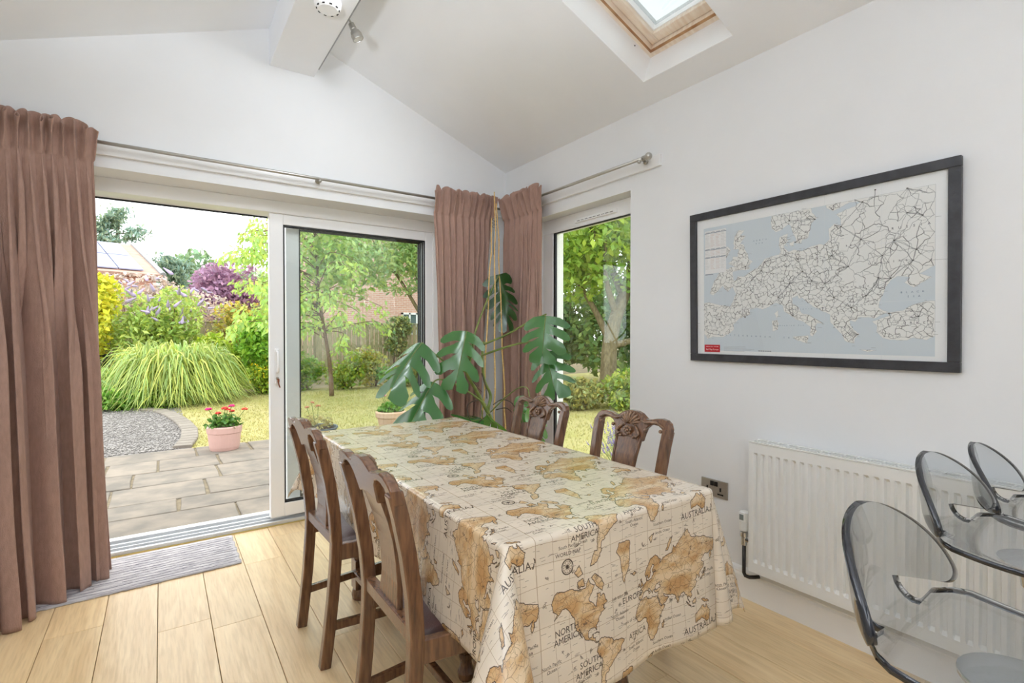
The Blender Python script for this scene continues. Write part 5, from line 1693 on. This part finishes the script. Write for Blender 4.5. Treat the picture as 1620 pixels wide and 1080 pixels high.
def leaf_cards(P, size, r, elong=1.8, up=.35, jit=.35):
    """numpy diamond leaves at P; returns V,F"""
    n = len(P)
    d = r.normal(0, 1, (n, 3)); d[:, 2] -= .25; d /= np.linalg.norm(d, axis=1)[:, None]
    nn = r.normal(0, 1, (n, 3)); nn[:, 2] = np.abs(nn[:, 2]) + up*2
    nn -= d*np.sum(nn*d, 1)[:, None]; nn /= np.linalg.norm(nn, axis=1)[:, None]
    s = np.cross(nn, d)
    L = size*r.uniform(1-jit, 1+jit, n)[:, None]; W = L/elong
    V = np.stack([P - d*L*.5, P + s*W*.5 - d*L*.05 + nn*W*.12, P + d*L*.5, P - s*W*.5 - d*L*.05 + nn*W*.12], 1).reshape(-1, 3)
    F = np.arange(n*4).reshape(n, 4)
    return V, F
def tints(n, r, lo=.65, hi=1.25, yel=.18, k=4):
    b = r.uniform(lo, hi, n)[:, None]; y = r.uniform(-1, 1, n)[:, None]
    return np.repeat(np.clip(b*np.concatenate([1+yel*y, np.ones((n, 1))+.03*y, 1-yel*.9*y], 1), 0, 4), k, 0)
def clumps(c, rad, n, r, nb=14, shell=.75):
    """points on the surface layers of a lumpy mass"""
    c, rad = np.array(c, float), np.array(rad, float)
    bc = r.normal(0, 1, (nb, 3)); bc /= np.linalg.norm(bc, axis=1)[:, None]; bc *= r.uniform(.35, .72, (nb, 1))
    br = r.uniform(.30, .52, nb)
    i = r.integers(0, nb, n)
    d = r.normal(0, 1, (n, 3)); d /= np.linalg.norm(d, axis=1)[:, None]
    q = bc[i] + d*(br[i]*(shell + (1-shell)*r.random(n)**.5*1.4))[:, None]
    return c + q*rad
def foliage(parent, P, size, mat, r, name='foliage', **kw):
    tk = {k: kw.pop(k) for k in ('lo', 'hi', 'yel') if k in kw}
    V, F = leaf_cards(P, size, r, **kw)
    o = np_mesh(name, V, F, mat, parent, tint=tints(len(P), r, **tk)); o['kind'] = 'stuff'
    return o

LM = {}
def lm(rgb, trans=.35):
    if rgb not in LM: LM[rgb] = leaf_mat('leaf_%d_%d_%d' % rgb, rgb, trans)
    return LM[rgb]
def shrub(name, label, c, rad, n, size, rgb, seed, cat='shrub', stems=5, trunk=None, group=None, **kw):
    r = np.random.default_rng(seed)
    base = (c[0], c[1], G)
    t = thing(name, label, cat, base, group)
    m = MB()
    if trunk:
        h, rr = trunk
        m.tube(smooth_path([(c[0], c[1], G-.05), (c[0]+.1, c[1], G+h*.4), (c[0]-.05, c[1], G+h*.8), (c[0], c[1], c[2]+rad[2]*.4)]), rr, 9)
    for k in range(stems):
        a = r.uniform(0, 2*PI); q = r.uniform(.3, .75)
        z0 = G if not trunk else G+trunk[0]*r.uniform(.6, 1)
        m.tube([(c[0]+(0 if trunk else .1*math.cos(a)), c[1]+(0 if trunk else .1*math.sin(a)), z0), (c[0]+rad[0]*q*.5*math.cos(a), c[1]+rad[1]*q*.5*math.sin(a), (z0+c[2])/2+.1),
                (c[0]+rad[0]*q*math.cos(a), c[1]+rad[1]*q*math.sin(a), c[2]+rad[2]*r.uniform(0, .5))], [(trunk[1]*.5 if trunk else .02), (trunk[1]*.35 if trunk else .014), .008], 6)
    m.build('trunk' if trunk else 'stems', M_bark if trunk else M_twig, t, smooth=True)
    foliage(t, clumps(c, rad, n, r), size, lm(rgb), r, **kw)
    return t

def grass_clump(name, label, c, R, h, n, rgb, seed, width=.010, lean=1.0):
    r = np.random.default_rng(seed)
    t = thing(name, label, 'ornamental grass', (c[0], c[1], G))
    V, F, T = [], [], []
    a = r.uniform(0, 2*PI, n); q = r.random(n)**.6*.75*R
    out = r.uniform(.25, 1.0, n)*R*lean; hh = h*r.uniform(.22, 1.12, n)
    ks = np.linspace(0, 1, 7)
    a2 = a + r.normal(0, .7, n)
    X = []
    for k in ks:
        x = c[0]+q*np.cos(a)+out*k**1.8*np.cos(a2)*1.0; y = c[1]+q*np.sin(a)+out*k**1.8*np.sin(a2)
        z = G + hh*1.62*(1.9*k-1.62*k**2*(.80+.38*out/R))
        X.append(np.stack([x, y, np.maximum(z, G)], 1))
    X = np.array(X)               # 7,n,3
    sd = np.stack([-np.sin(a2), np.cos(a2), np.zeros(n)], 1)*width
    sd += r.normal(0, width*.4, (n, 3))
    wk = np.array([.8, 1, 1, .95, .8, .5, .05])
    A = X + sd[None]*wk[:, None, None]; B = X - sd[None]*wk[:, None, None]
    V = np.stack([A, B], 2).transpose(1, 0, 2, 3).reshape(-1, 3)    # n,7,2
    i = np.arange(n)[:, None]*14; k = np.arange(6)[None]*2
    F = np.stack([i+k, i+k+1, i+k+3, i+k+2], -1).reshape(-1, 4)
    tn = tints(n, r, .6, 1.3, .22, 14)
    o = np_mesh('blades', V, F, lm(rgb), t, tint=tn); o['kind'] = 'stuff'
    return t

# short lawn grass near the house
r = np.random.default_rng(31)
n = 42000
y = np.concatenate([7.32+5.6*r.random(n//2)**1.2, r.uniform(1.0, 8.0, n//2)])
x = np.concatenate([np.maximum(np.interp(y[:n//2], ep[:, 1], ep[:, 0])+.1, .2)+6*r.random(n//2), 2.9+6*r.random(n//2)])
x = np.concatenate([x, r.uniform(2.4, 3.2, 1500)]); y = np.concatenate([y, r.uniform(6.25, 7.4, 1500)])
k = ~((y < 6.2) & (x < 3.05) & (y > 3.75)); x, y = x[k], y[k]; n = len(x)
a = r.uniform(0, 2*PI, n); h = r.uniform(.015, .04, n)
sd = np.stack([np.cos(a), np.sin(a), 0*a], 1)*.006; tp = np.stack([r.normal(0, .012, n), r.normal(0, .012, n), h], 1)
B = np.stack([x, y, np.full(n, G-.006)], 1)
V = np.stack([B-sd, B+sd, B+tp], 1).reshape(-1, 3)
o = np_mesh('lawn_grass', V, np.arange(3*n).reshape(n, 3), M_blade, tint=tints(n, r, .7, 1.15, .12, 3))
tag(o, 'short dry grass blades of the lawn', 'grass', kind='stuff')

# fence
fn = thing('garden_fence', 'weathered close-board garden fence along the back of the garden', 'fence', (3, 16.5, G))
m = MB(); m.box(-1, 1, 0, .03, 0, 1); 
fb = None
r = random.Random(3)
x = -2.2
while x < 9.4:
    if fb is None:
        m = MB(); m.prism([(-.064, 0), (.064, 0), (.064, .022), (-.064, .008)], lambda p, q: (p, q, 0), lambda p, q: (p, q, 1.72)); fb = m.build('fence_board', M_fence, fn); o = fb
    else:
        o = fb.copy(); COL.objects.link(o)
    o.location = (x-3, r.uniform(-.006, .006), 0.02); o.scale = (1, 1, r.uniform(.985, 1.005))
    x += .150
for zz in (.35, .95, 1.55):
    m = MB(); m.box(-8, 14, 16.52, 16.57, G+zz, G+zz+.09); m.build('fence_rail', M_fence, fn)
for k in range(10):
    m = MB(); xx = -8+k*2.4; m.box(xx-.05, xx+.05, 16.44, 16.55, G-.05, G+1.86); m.build('fence_post', M_fence, fn)
m = MB(); m.box(-8, -2.28, 16.50, 16.52, G, G+1.72); m.box(9.4, 14, 16.5, 16.52, G, G+1.72); m.build('fence_panel', M_fence, fn)
m = MB(); m.box(-8, 14, 16.46, 16.56, G+1.735, G+1.765); m.build('fence_capping', M_fence, fn)

# planting beyond the gravel: left view
grass_clump('ornamental_grass', 'big arching clump of pale green ornamental grass at the gravel edge', (.22, 12.5, G), 1.02, 1.15, 4200, (190, 206, 116), 41, .011)
grass_clump('ornamental_grass', 'low arching ornamental grass tuft left of the big clump', (-1.15, 12.6, G), .75, .75, 900, (176, 202, 112), 42, .010)
shrub('ground_cover', 'low leafy ground cover at the corner of the gravel bed', (-.60, 11.75, .02), (.95, .35, .26), 2000, .10, (132, 178, 70), 43, 'ground cover')
shrub('lime_ground_cover', 'lime yellow ground cover beside the heavy curtain edge', (-1.15, 11.9, .0), (.35, .25, .22), 700, .08, (196, 204, 60), 44, 'ground cover')
bd = shrub('buddleia', 'tall butterfly bush with lilac flower spikes in front of the fence', (.05, 15.2, 1.40), (1.15, 1.0, 1.25), 5200, .15, (192, 212, 116), 45, elong=2.6)
# flower spikes
r = random.Random(12)
M_lilac = pmat('lilac_blossom', (198, 182, 216), .8, rgb2=(178, 158, 204), vscale=30)
m = MB(); m.lathe([(.0, -.02), (.055, .02), (.062, .07), (.045, .17), (.02, .27), (0, .31)], (0, 0, 0), 9)
fs = None
for k in range(56):
    a = r.uniform(PI, 2*PI); q = r.uniform(.55, 1.12); el = r.uniform(-.1, 1.0)
    p = Vector((-.05+1.25*q*math.cos(a)*math.cos(el), 15.2+.95*q*math.sin(a)*math.cos(el), 1.55+1.3*math.sin(el)*q))
    if fs is None: fs = m.build('flower_spike', M_lilac, bd, smooth=True); o = fs
    else: o = fs.copy(); COL.objects.link(o)
    o.location = p - Vector(bd.location)
    o.rotation_euler = (r.uniform(-.9, .9), r.uniform(.2, 1.6)*r.choice([-1, 1]), r.uniform(0, 6)); s = r.uniform(.45, .95); o.scale = (s*.8, s*.8, s)
shrub('golden_shrub', 'golden yellow leaved shrub beside the curtain', (-1.40, 14.4, 1.75), (.85, .7, 1.10), 4200, .13, (226, 224, 80), 46)
shrub('dark_shrub', 'dark bush low against the fence', (-1.35, 15.6, .75), (.7, .4, .75), 1600, .12, (104, 112, 96), 47)
shrub('pink_shrub', 'hazy pinkish shrub behind the butterfly bush', (-.5, 18.0, 2.05), (2.0, .7, 1.0), 4200, .14, (216, 200, 188), 48, yel=.08)
shrub('lime_shrub', 'feathery lime green shrub right of the butterfly bush', (1.15, 14.0, .55), (.75, .6, .75), 3600, .12, (182, 204, 70), 49, elong=3)
shrub('green_shrub', 'bright green leafy shrub by the sliding sash', (2.15, 13.6, .95), (.75, .7, 1.15), 4200, .13, (156, 200, 78), 50)
shrub('yellow_flower_shrub', 'low shrub with yellow flowers at the lawn edge by the sliding sash', (2.05, 13.1, .25), (.65, .45, .42), 2000, .09, (172, 200, 74), 51)
r = np.random.default_rng(52)
t = [o for o in bpy.data.objects if o.name.startswith('yellow_flower_shrub')][0]
foliage(t, clumps((2.05, 13.0, .32), (.65, .45, .42), 160, r), .07, lm((232, 206, 36)), r, name='yellow_flowers')
shrub('orange_shrub', 'shrub with orange-tinted young leaves behind the lime shrub', (1.75, 15.4, 1.35), (.9, .6, .85), 2600, .12, (206, 196, 104), 53, yel=.3)
shrub('purple_plum', 'purple leaved plum tree beyond the fence', (2.30, 26.5, 2.9), (1.9, 1.8, 1.75), 6500, .22, (192, 156, 182), 54, 'tree', 6, (2.2, .12), yel=.05)
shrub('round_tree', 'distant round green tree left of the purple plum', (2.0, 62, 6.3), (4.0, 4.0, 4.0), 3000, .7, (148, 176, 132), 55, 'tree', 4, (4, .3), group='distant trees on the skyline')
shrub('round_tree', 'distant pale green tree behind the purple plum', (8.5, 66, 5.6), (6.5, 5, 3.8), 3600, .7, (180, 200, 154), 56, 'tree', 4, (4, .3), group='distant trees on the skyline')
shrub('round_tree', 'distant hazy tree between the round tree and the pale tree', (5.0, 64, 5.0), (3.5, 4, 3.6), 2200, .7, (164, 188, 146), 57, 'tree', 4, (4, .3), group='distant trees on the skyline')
def pine(c, h, R, seed, label):
    r = np.random.default_rng(seed)
    t = thing('pine_tree', label, 'tree', (c[0], c[1], G), 'pines behind the solar roof')
    m = MB(); m.tube([(c[0], c[1], G), (c[0]+.1, c[1], h*.6), (c[0], c[1], h)], [.3, .18, .05], 8); P = []
    for k in range(26):
        z = h*(.30+.68*k/26); a = r.uniform(0, 2*PI); L = R*(1.05-.75*k/26)*r.uniform(.6, 1.1)
        e = np.array([c[0]+L*math.cos(a), c[1]+L*math.sin(a), z+L*.22])
        m.tube([(c[0], c[1], z), tuple((np.array([c[0], c[1], z])+e)/2+[0, 0, -.1]), tuple(e)], [.06, .04, .02], 5)
        q = r.uniform(.35, 1.05, 170)[:, None]
        P.append(np.array([c[0], c[1], z])*(1-q)+e*q + r.normal(0, 1, (170, 3))*[.35, .35, .16])
    m.build('trunk', M_bark, t, smooth=True)
    foliage(t, np.concatenate(P), .42, lm((150, 174, 150)), r, elong=3.5)
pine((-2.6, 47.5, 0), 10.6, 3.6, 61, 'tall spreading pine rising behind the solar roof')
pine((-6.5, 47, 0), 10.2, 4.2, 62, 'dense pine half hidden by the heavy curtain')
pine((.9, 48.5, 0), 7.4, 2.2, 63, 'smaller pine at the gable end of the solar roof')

# neighbour's house with solar panels
hs = thing('solar_house', 'house with pale blue solar panels on its tiled roof', 'house', (-4, 33, G))
M_tile = pmat('roof_tile', (178, 140, 122), .85, rgb2=(196, 162, 144), vscale=1.5, stretch=(1, 6, 1))
M_solar = pmat('solar_panel', (158, 165, 192), .7, spec=.05, rgb2=(176, 182, 206), vscale=.8)
M_brick2 = pmat('house_brick', (196, 150, 130), .9, var=.1)
ra, rb_ = Vector((-11.5, 34.9, 6.4)), Vector((-1.33, 37.4, 6.4)); ea, eb = Vector((-10.1, 29.0, 4.15)), Vector((.11, 31.5, 4.15))
nrm = ((ra-rb_).cross(eb-rb_)).normalized(); nrm = nrm if nrm.z > 0 else -nrm
def roofpt(u, v, d=0): return ra.lerp(rb_, u).lerp(ea.lerp(eb, u), v) + nrm*d
m = MB(); m.add([roofpt(0, 0), roofpt(1, 0), roofpt(1, 1), roofpt(0, 1), roofpt(0, 0, .15), roofpt(1, 0, .15), roofpt(1, 1, .15), roofpt(0, 1, .15)], [(0,3,2,1),(4,5,6,7),(0,1,5,4),(1,2,6,5),(2,3,7,6),(3,0,4,7)])
rbk = Vector((-12.6, 40.8, 4.15)); rbk2 = Vector((-2.7, 43.3, 4.15))
m.add([ra+nrm*.15, rb_+nrm*.15, rbk2, rbk], [(0, 1, 2, 3)])
rf = m.build('roof', M_tile, hs)
m = MB(); m.tube([roofpt(1, 0, .16), roofpt(1, 1, .16)], .14, 6); m.build('verge_trim', pmat('verge_grey', (150, 156, 156), .6), rf)
for i in range(9):
    for j in range(2):
        u0, u1, v0, v1 = .05+i*.098, .05+i*.098+.093, .08+j*.44, .08+j*.44+.42
        if u1 > .93: continue
        m = MB(); m.add([roofpt(u, v, d) for d in (.2, .26) for u, v in ((u0, v0), (u1, v0), (u1, v1), (u0, v1))], [(0,3,2,1),(4,5,6,7),(0,1,5,4),(1,2,6,5),(2,3,7,6),(3,0,4,7)])
        m.build('solar_panel', M_solar, rf)
m = MB(); m.add([(ea.x+.3, ea.y+.4, G), (eb.x-.3, eb.y+.3, G), (rbk2.x-.2, rbk2.y-.2, G), (rbk.x, rbk.y-.2, G), (ea.x+.3, ea.y+.4, 4.15), (eb.x-.3, eb.y+.3, 4.15), (rbk2.x-.2, rbk2.y-.2, 4.1), (rbk.x, rbk.y-.2, 4.1)], [(0,3,2,1),(4,5,6,7),(0,1,5,4),(1,2,6,5),(2,3,7,6),(3,0,4,7)])
m.add([(eb.x-.35, eb.y+.3, 4.1), (rbk2.x-.35, rbk2.y, 4.1), (rb_.x-.35, rb_.y, 6.4)], [(0, 1, 2)])
m.build('wall', M_brick2, hs)

# brick house on the right
def brick_mat():
    m, N, L = new_mat('pink_brickwork')
    out = N.new('ShaderNodeOutputMaterial'); p = N.new('ShaderNodeBsdfPrincipled'); t = N.new('ShaderNodeTexCoord')
    sp_ = N.new('ShaderNodeSeparateXYZ'); cb = N.new('ShaderNodeCombineXYZ')
    L.new(t.outputs['Object'], sp_.inputs[0]); L.new(sp_.outputs['X'], cb.inputs['X']); L.new(sp_.outputs['Z'], cb.inputs['Y'])
    b = N.new('ShaderNodeTexBrick'); L.new(cb.outputs[0], b.inputs['Vector'])
    b.inputs['Color1'].default_value = s2l((214, 168, 150)); b.inputs['Color2'].default_value = s2l((200, 148, 130)); b.inputs['Mortar'].default_value = s2l((218, 202, 190))
    b.inputs['Scale'].default_value = 1.0; b.inputs['Brick Width'].default_value = .225; b.inputs['Row Height'].default_value = .075; b.inputs['Mortar Size'].default_value = .010
    L.new(b.outputs['Color'], p.inputs['Base Color']); p.inputs['Roughness'].default_value = .9
    L.new(p.outputs[0], out.inputs['Surface']); return m
M_brick = brick_mat()
bh = thing('brick_house', 'pink brick house behind the fence and the young tree', 'house', (9, 19.6, G))
m = MB(); m.box(4.6, 16, 19.6, 27, G, 6.4); bw = m.build('wall', M_brick, bh)
m = MB(); m.prism([(19.1, 6.2), (27.5, 6.2), (23.3, 9.2)], lambda a, b: (4.25, a, b), lambda a, b: (16.4, a, b)); m.build('roof', M_tile, bh)
def hwin(x0, x1, z0, z1):
    m = MB(); w_ = .07
    for (a, b, c, d) in ((x0, x1, z0, z0+w_), (x0, x1, z1-w_, z1), (x0, x0+w_, z0, z1), (x1-w_, x1, z0, z1), ((x0+x1)/2-.03, (x0+x1)/2+.03, z0, z1)): m.box(a, b, 19.54, 19.60, c, d)
    f = m.build('window', M_upvc, bh)
    m = MB(); m.box(x0+w_, x1-w_, 19.575, 19.585, z0+w_, z1-w_); m.build('window_pane', pmat('dark_pane', (92, 112, 116), .1, spec=.8), f)
hwin(8.05, 8.75, 1.25, 2.15); hwin(9.6, 10.9, 3.9, 5.1)
m = MB(); m.tube([(4.75, 19.54, 6.2), (4.75, 19.54, G)], .05, 8); m.build('downpipe', M_black, bh, smooth=True)

# young tree whose drooping leafy branches hang across the sky
def young_tree(base, seed):
    r = np.random.default_rng(seed)
    t = thing('young_cherry_tree', 'slender young tree with drooping leafy branches outside the sliding sash', 'tree', base)
    B = Vector(base)
    trunk = smooth_path([B, B+Vector((-.05, 0, .8)), B+Vector((-.22, -.05, 1.8)), B+Vector((-.30, 0, 2.8)), B+Vector((-.35, 0, 4.1))])
    m = MB(); n = len(trunk); m.tube(trunk, [lerp(.055, .012, i/(n-1)) for i in range(n)], 8)
    P, D = [], []
    for k in range(64):
        f = r.uniform(.40, .99); o = trunk[int(f*(n-1))]
        a = r.uniform(0, 2*PI)
        if k < 20: a = r.uniform(PI*.80, PI*1.25)
        L = r.uniform(.9, 1.5)*(1.35 if k < 20 else 1)
        e = o + Vector((math.cos(a)*L, math.sin(a)*L, r.uniform(-.25, .55))); mid = (o+e)/2 + Vector((r.normal(0, .12), r.normal(0, .12), r.uniform(.05, .30)))
        path = smooth_path([o, mid, e, e+Vector((math.cos(a)*.12, math.sin(a)*.12, -.16))], 8)
        m.tube(path, [lerp(.012, .003, i/(len(path)-1)) for i in range(len(path))], 5)
        for q in np.linspace(.22, 1, 34):
            p = path[min(len(path)-1, int(q*(len(path)-1)))]
            for s in (-1, 1):
                P.append(p + Vector((-math.sin(a)*s*.05, math.cos(a)*s*.05, -.05)) + Vector(r.normal(0, .055, 3)))
                D.append((-math.sin(a)*s*.5+math.cos(a)*.4, math.cos(a)*s*.5+math.sin(a)*.4, -.85))
    m.build('trunk', M_twig, t, smooth=True)
    P, D = np.array([tuple(p) for p in P]), np.array(D)
    nn_ = len(P)
    D += r.normal(0, .40, D.shape); D /= np.linalg.norm(D, axis=1)[:, None]
    U = np.cross(D, r.normal(0, 1, D.shape)*.5+[0, -1, .3]); U /= np.linalg.norm(U, axis=1)[:, None]
    L = r.uniform(.09, .15, nn_)[:, None]; W = L*.42
    V = np.stack([P, P+D*L*.45+U*W*.5, P+D*L, P+D*L*.45-U*W*.5], 1).reshape(-1, 3)
    o = np_mesh('foliage', V, np.arange(4*nn_).reshape(nn_, 4), lm((190, 216, 116), .45), t, tint=tints(nn_, r, .7, 1.25, .2)); o['kind'] = 'stuff'
young_tree((3.15, 11.7, G), 71)
yt = [o for o in bpy.data.objects if o.name.startswith('young_cherry_tree')][0]
r = np.random.default_rng(711)
foliage(yt, np.concatenate([clumps((3.0, 11.7, 3.0), (.9, .9, 1.3), 1200, r, 18), clumps((3.6, 11.6, 2.9), (.8, .8, 1.0), 900, r, 12)]), .16, lm((192, 218, 128)), r, name='upper_foliage')
shrub('fine_leaved_tree', 'airy fine leaved tree arching in from beside the curtain', (5.3, 11.0, 3.45), (2.1, 1.5, 1.6), 10500, .13, (190, 214, 150), 72, 'tree', 12, (2.2, .10), elong=2.2)
shrub('climber', 'reddish green climber on the fence below the brick house', (6.5, 16.1, 1.2), (.6, .35, .7), 1500, .13, (164, 178, 116), 73, yel=.3)
bl = [((3.0, 13.5, .25), (.55, .45, .55), (158, 186, 74), 'yellow-green border plant at the foot of the young tree'),
      ((3.9, 13.0, .30), (.55, .40, .55), (176, 192, 82), 'bushy border plant with golden tips left of centre'),
      ((4.6, 13.2, .40), (.60, .45, .62), (198, 196, 108), 'tall border plant with buff flower heads in the middle'),
      ((5.1, 12.8, .15), (.50, .35, .35), (134, 184, 78), 'low fresh green border plant at the lawn edge'),
      ((5.9, 12.9, .35), (.70, .45, .60), (168, 178, 110), 'pale border plant behind the hanging leaf'),
      ((7.2, 13.2, .45), (.9, .5, .75), (140, 166, 86), 'broad border shrub beside the curtain edge')]
for i, (c, rad, rgb, lab) in enumerate(bl): shrub('border_plant', lab, c, (rad[0], rad[1], rad[2]*.95), 1700, .10, rgb, 80+i, group='border plants along the fence', yel=.28)

# view through the tall side window
def big_tree():
    r = np.random.default_rng(90)
    t = thing('garden_tree', 'mature tree with a leaning trunk outside the tall window', 'tree', (8.3, 8.2, G))
    m = MB()
    tr = smooth_path([(8.30, 8.22, G-.1), (8.30, 8.20, .5), (8.33, 8.18, 1.1), (8.45, 8.10, 1.7), (8.72, 7.98, 2.5), (8.9, 7.9, 3.6), (8.9, 7.9, 5.2)])
    n = len(tr); m.tube(tr, [lerp(.21, .09, i/(n-1)) for i in range(n)], 12)
    for P in ([(8.32, 8.18, 1.1), (8.1, 8.5, 1.9), (7.7, 8.9, 2.8), (7.2, 9.2, 3.6)], [(8.36, 8.15, 1.0), (8.75, 7.75, 1.15), (9.2, 7.3, 1.25), (9.8, 6.8, 1.6)],
              [(8.6, 8.05, 2.1), (8.3, 8.2, 2.9), (7.9, 8.2, 3.4), (7.3, 8.0, 3.9)], [(8.8, 7.95, 3.0), (8.4, 7.8, 3.5), (7.8, 7.7, 3.8)], [(8.45, 8.1, 1.7), (8.1, 8.0, 2.2), (7.8, 7.8, 2.6), (7.5, 7.5, 3.2)]):
        Q = smooth_path(P); m.tube(Q, [lerp(.085, .025, i/(len(Q)-1)) for i in range(len(Q))], 8)
    m.build('trunk', M_bark, t, smooth=True)
    P = np.concatenate([clumps((8.1, 8.2, 3.9), (2.6, 2.4, 1.7), 9000, r, 26), clumps((7.5, 8.6, 2.8), (1.0, 1.0, .8), 1300, r), clumps((9.2, 7.2, 2.4), (1.0, 1.2, .9), 1500, r)])
    foliage(t, P, .17, lm((168, 198, 88)), r, elong=1.7)
big_tree()
hd_ = [((10.6, 10.2, 1.4), (1.7, 1.6, 1.7), (152, 182, 112), 'dark green hedge mass behind the leaning trunk'), ((11.2, 7.6, 1.5), (1.7, 1.7, 1.8), (142, 176, 112), 'deep green laurel bush right of the leaning trunk'),
       ((9.4, 11.6, 1.6), (1.6, 1.5, 1.9), (158, 176, 132), 'greyish green bush left of the leaning trunk'), ((12.5, 9.2, 3.8), (2.4, 2.6, 2.4), (172, 200, 110), 'tall leafy tree filling the sky behind the leaning trunk'),
       ((10.5, 12.8, 3.9), (2.4, 2.2, 2.4), (180, 206, 124), 'tall bright tree at the left of the tall window'), ((12.2, 6.2, 3.4), (2.2, 2.2, 2.6), (174, 202, 112), 'tall tree at the right of the tall window')]
for i, (c, rad, rgb, lab) in enumerate(hd_): shrub('hedge_tree', lab, c, rad, 3800, .22, rgb, 100+i, 'tree' if 'tree' in lab else 'shrub', group='screen of greenery beside the house')
gc = [((6.35, 7.1, .10), (.75, .55, .36), (176, 178, 112), 'straw green ground cover in front of the leaning trunk'), ((7.3, 6.6, .20), (.8, .6, .48), (164, 180, 90), 'leafy ground cover right of the leaning trunk'), ((5.9, 8.0, .15), (.7, .7, .40), (178, 180, 140), 'pale ground cover left of the leaning trunk'),
      ((8.2, 7.0, .25), (.8, .8, .55), (150, 176, 70), 'bright ground cover under the leaning trunk')]
for i, (c, rad, rgb, lab) in enumerate(gc): shrub('ground_cover', lab, c, rad, 1800, .10, rgb, 110+i, 'ground cover', group='ground cover under the garden tree', yel=.25)
# lavender by the window
lv = thing('lavender', 'flowering lavender outside the tall window behind the near shell-crested chair', 'lavender', (3.45, 3.22, G))
r = np.random.default_rng(120)
m = MB(); fl_ = []
for k in range(150):
    a = r.uniform(0, 2*PI); q = r.uniform(.05, .40); h = r.uniform(.34, .60)
    p0 = Vector((3.45+.1*math.cos(a)*q, 3.22+.1*math.sin(a)*q, G)); p1 = Vector((3.45+q*math.cos(a), 3.22+q*math.sin(a), G+h*(1-.4*q)))
    m.tube([p0, p0.lerp(p1, .5)+Vector((0, 0, .05)), p1], .0022, 4); fl_.append((p1, (p1-p0).normalized()))
m.build('stems', pmat('lavender_stem', (150, 166, 110), .8), lv)
m = MB()
for p, d in fl_:
    for j in range(3): m.ball(p+d*(j*.016-.01), (.008-.0015*j,)*3, 6, 4)
o = m.build('flower_heads', pmat('lavender_flower', (132, 116, 178), .8, rgb2=(158, 142, 200), vscale=60), lv, smooth=True); o['kind'] = 'stuff'

# patio pots
def pot(name, label, c, prof, mat, seed, leaf_rgb, spread, heads, hmat, hz, n=260, ls=.055, hr=.035):
    r = np.random.default_rng(seed)
    t = thing(name, label, 'plant pot', (c[0], c[1], G))
    top = prof[-1][1] if prof[-1][0] > 0 else max(z for _, z in prof)
    m = MB(); m.lathe([(q, z) for q, z in prof], (c[0], c[1], G), 30); m.build('pot', mat, t, smooth=False, bevel=.003)
    zt = G+max(z for _, z in prof)
    R = max(q for q, _ in prof)
    m = MB(); m.lathe([(R*.88, -.03), (0, -.02)], (c[0], c[1], zt), 20); m.build('potting_soil', M_soil, t)
    d = r.normal(0, 1, (n, 3)); d /= np.linalg.norm(d, axis=1)[:, None]; d[:, 2] = np.abs(d[:, 2])
    P = np.array([c[0], c[1], zt-.01]) + d*np.array([spread, spread, spread*.75])*r.uniform(.5, 1, (n, 1))
    foliage(t, P, ls, lm(leaf_rgb), r, elong=1.25)
    m = MB()
    for (dx, dy, dz, k) in heads: m.tube([(c[0]+dx*.4, c[1]+dy*.4, zt), (c[0]+dx, c[1]+dy, zt+dz)], .004, 5)
    m.build('flower_stems', M_stem, t)
    for (dx, dy, dz, k) in heads:
        m = MB()
        for j in range(12):
            q = r.normal(0, 1, 3); q /= np.linalg.norm(q); m.ball((c[0]+dx+q[0]*hr*.7, c[1]+dy+q[1]*hr*.7, zt+dz+abs(q[2])*hr*.45), (hr*.42, hr*.42, hr*.3), 6, 4)
        m.build('flower_head', hmat[k], t, smooth=True)
M_pinkpot = pmat('pink_plastic_pot', (206, 168, 158), .45, var=.03)
M_clay = pmat('pale_clay_pot', (216, 186, 160), .85, rgb2=(198, 160, 132), vscale=7)
M_grey = pmat('grey_bowl', (92, 100, 108), .6)
f_red = pmat('red_geranium', (214, 52, 40), .6, var=.15, vscale=60); f_mag = pmat('magenta_geranium', (206, 24, 110), .6, var=.15, vscale=60); f_pink = pmat('pink_geranium', (224, 120, 158), .6, var=.15, vscale=60); f_wh = pmat('blush_geranium', (238, 214, 220), .6); f_or = pmat('orange_geranium', (226, 84, 52), .6)
FR = Vector((.823, -.568))       # across-the-view direction on the ground
def H(d, dz, k, s=0): return (FR.x*d+.568*s, FR.y*d+.823*s, dz, k)
pot('geranium_pot', 'pink plastic pot of red and magenta geraniums on the patio edge', (.62, 6.98), [(.0, 0), (.150, 0), (.162, .04), (.178, .20), (.186, .205), (.192, .27), (.186, .285), (.172, .285), (.165, .25)], M_pinkpot, 130, (96, 138, 62), .20,
    [H(-.19, .19, 1), H(.085, .23, 1), H(.005, .20, 0), H(-.075, .14, 0), H(.245, .19, 2), H(.04, .15, 0, .1), H(-.03, .17, 0, .12)], [f_red, f_mag, f_or], 0)
pot('clay_pot', 'pale clay pot with pink geraniums beyond the table end', (2.50, 6.45), [(.0, 0), (.120, 0), (.175, .28), (.195, .29), (.200, .35), (.185, .365), (.170, .365), (.165, .33)], M_clay, 131, (124, 170, 76), .17,
    [H(-.12, .20, 1), H(.17, .22, 0), H(-.09, .19, 0)], [f_pink, f_wh], 0)
pot('bowl_planter', 'dark grey bowl planter with a sparse reddish plant beside the sliding sash', (1.62, 6.72), [(.0, 0), (.14, 0), (.22, .12), (.25, .18), (.262, .19), (.255, .205), (.235, .20), (.22, .16)], M_grey, 132, (176, 166, 112), .24,
    [H(-.06, .30, 0), H(-.12, .24, 0), H(.02, .26, 0)], [pmat('russet_leaf', (186, 120, 92), .7)], 0, n=150, ls=.05, hr=.03)
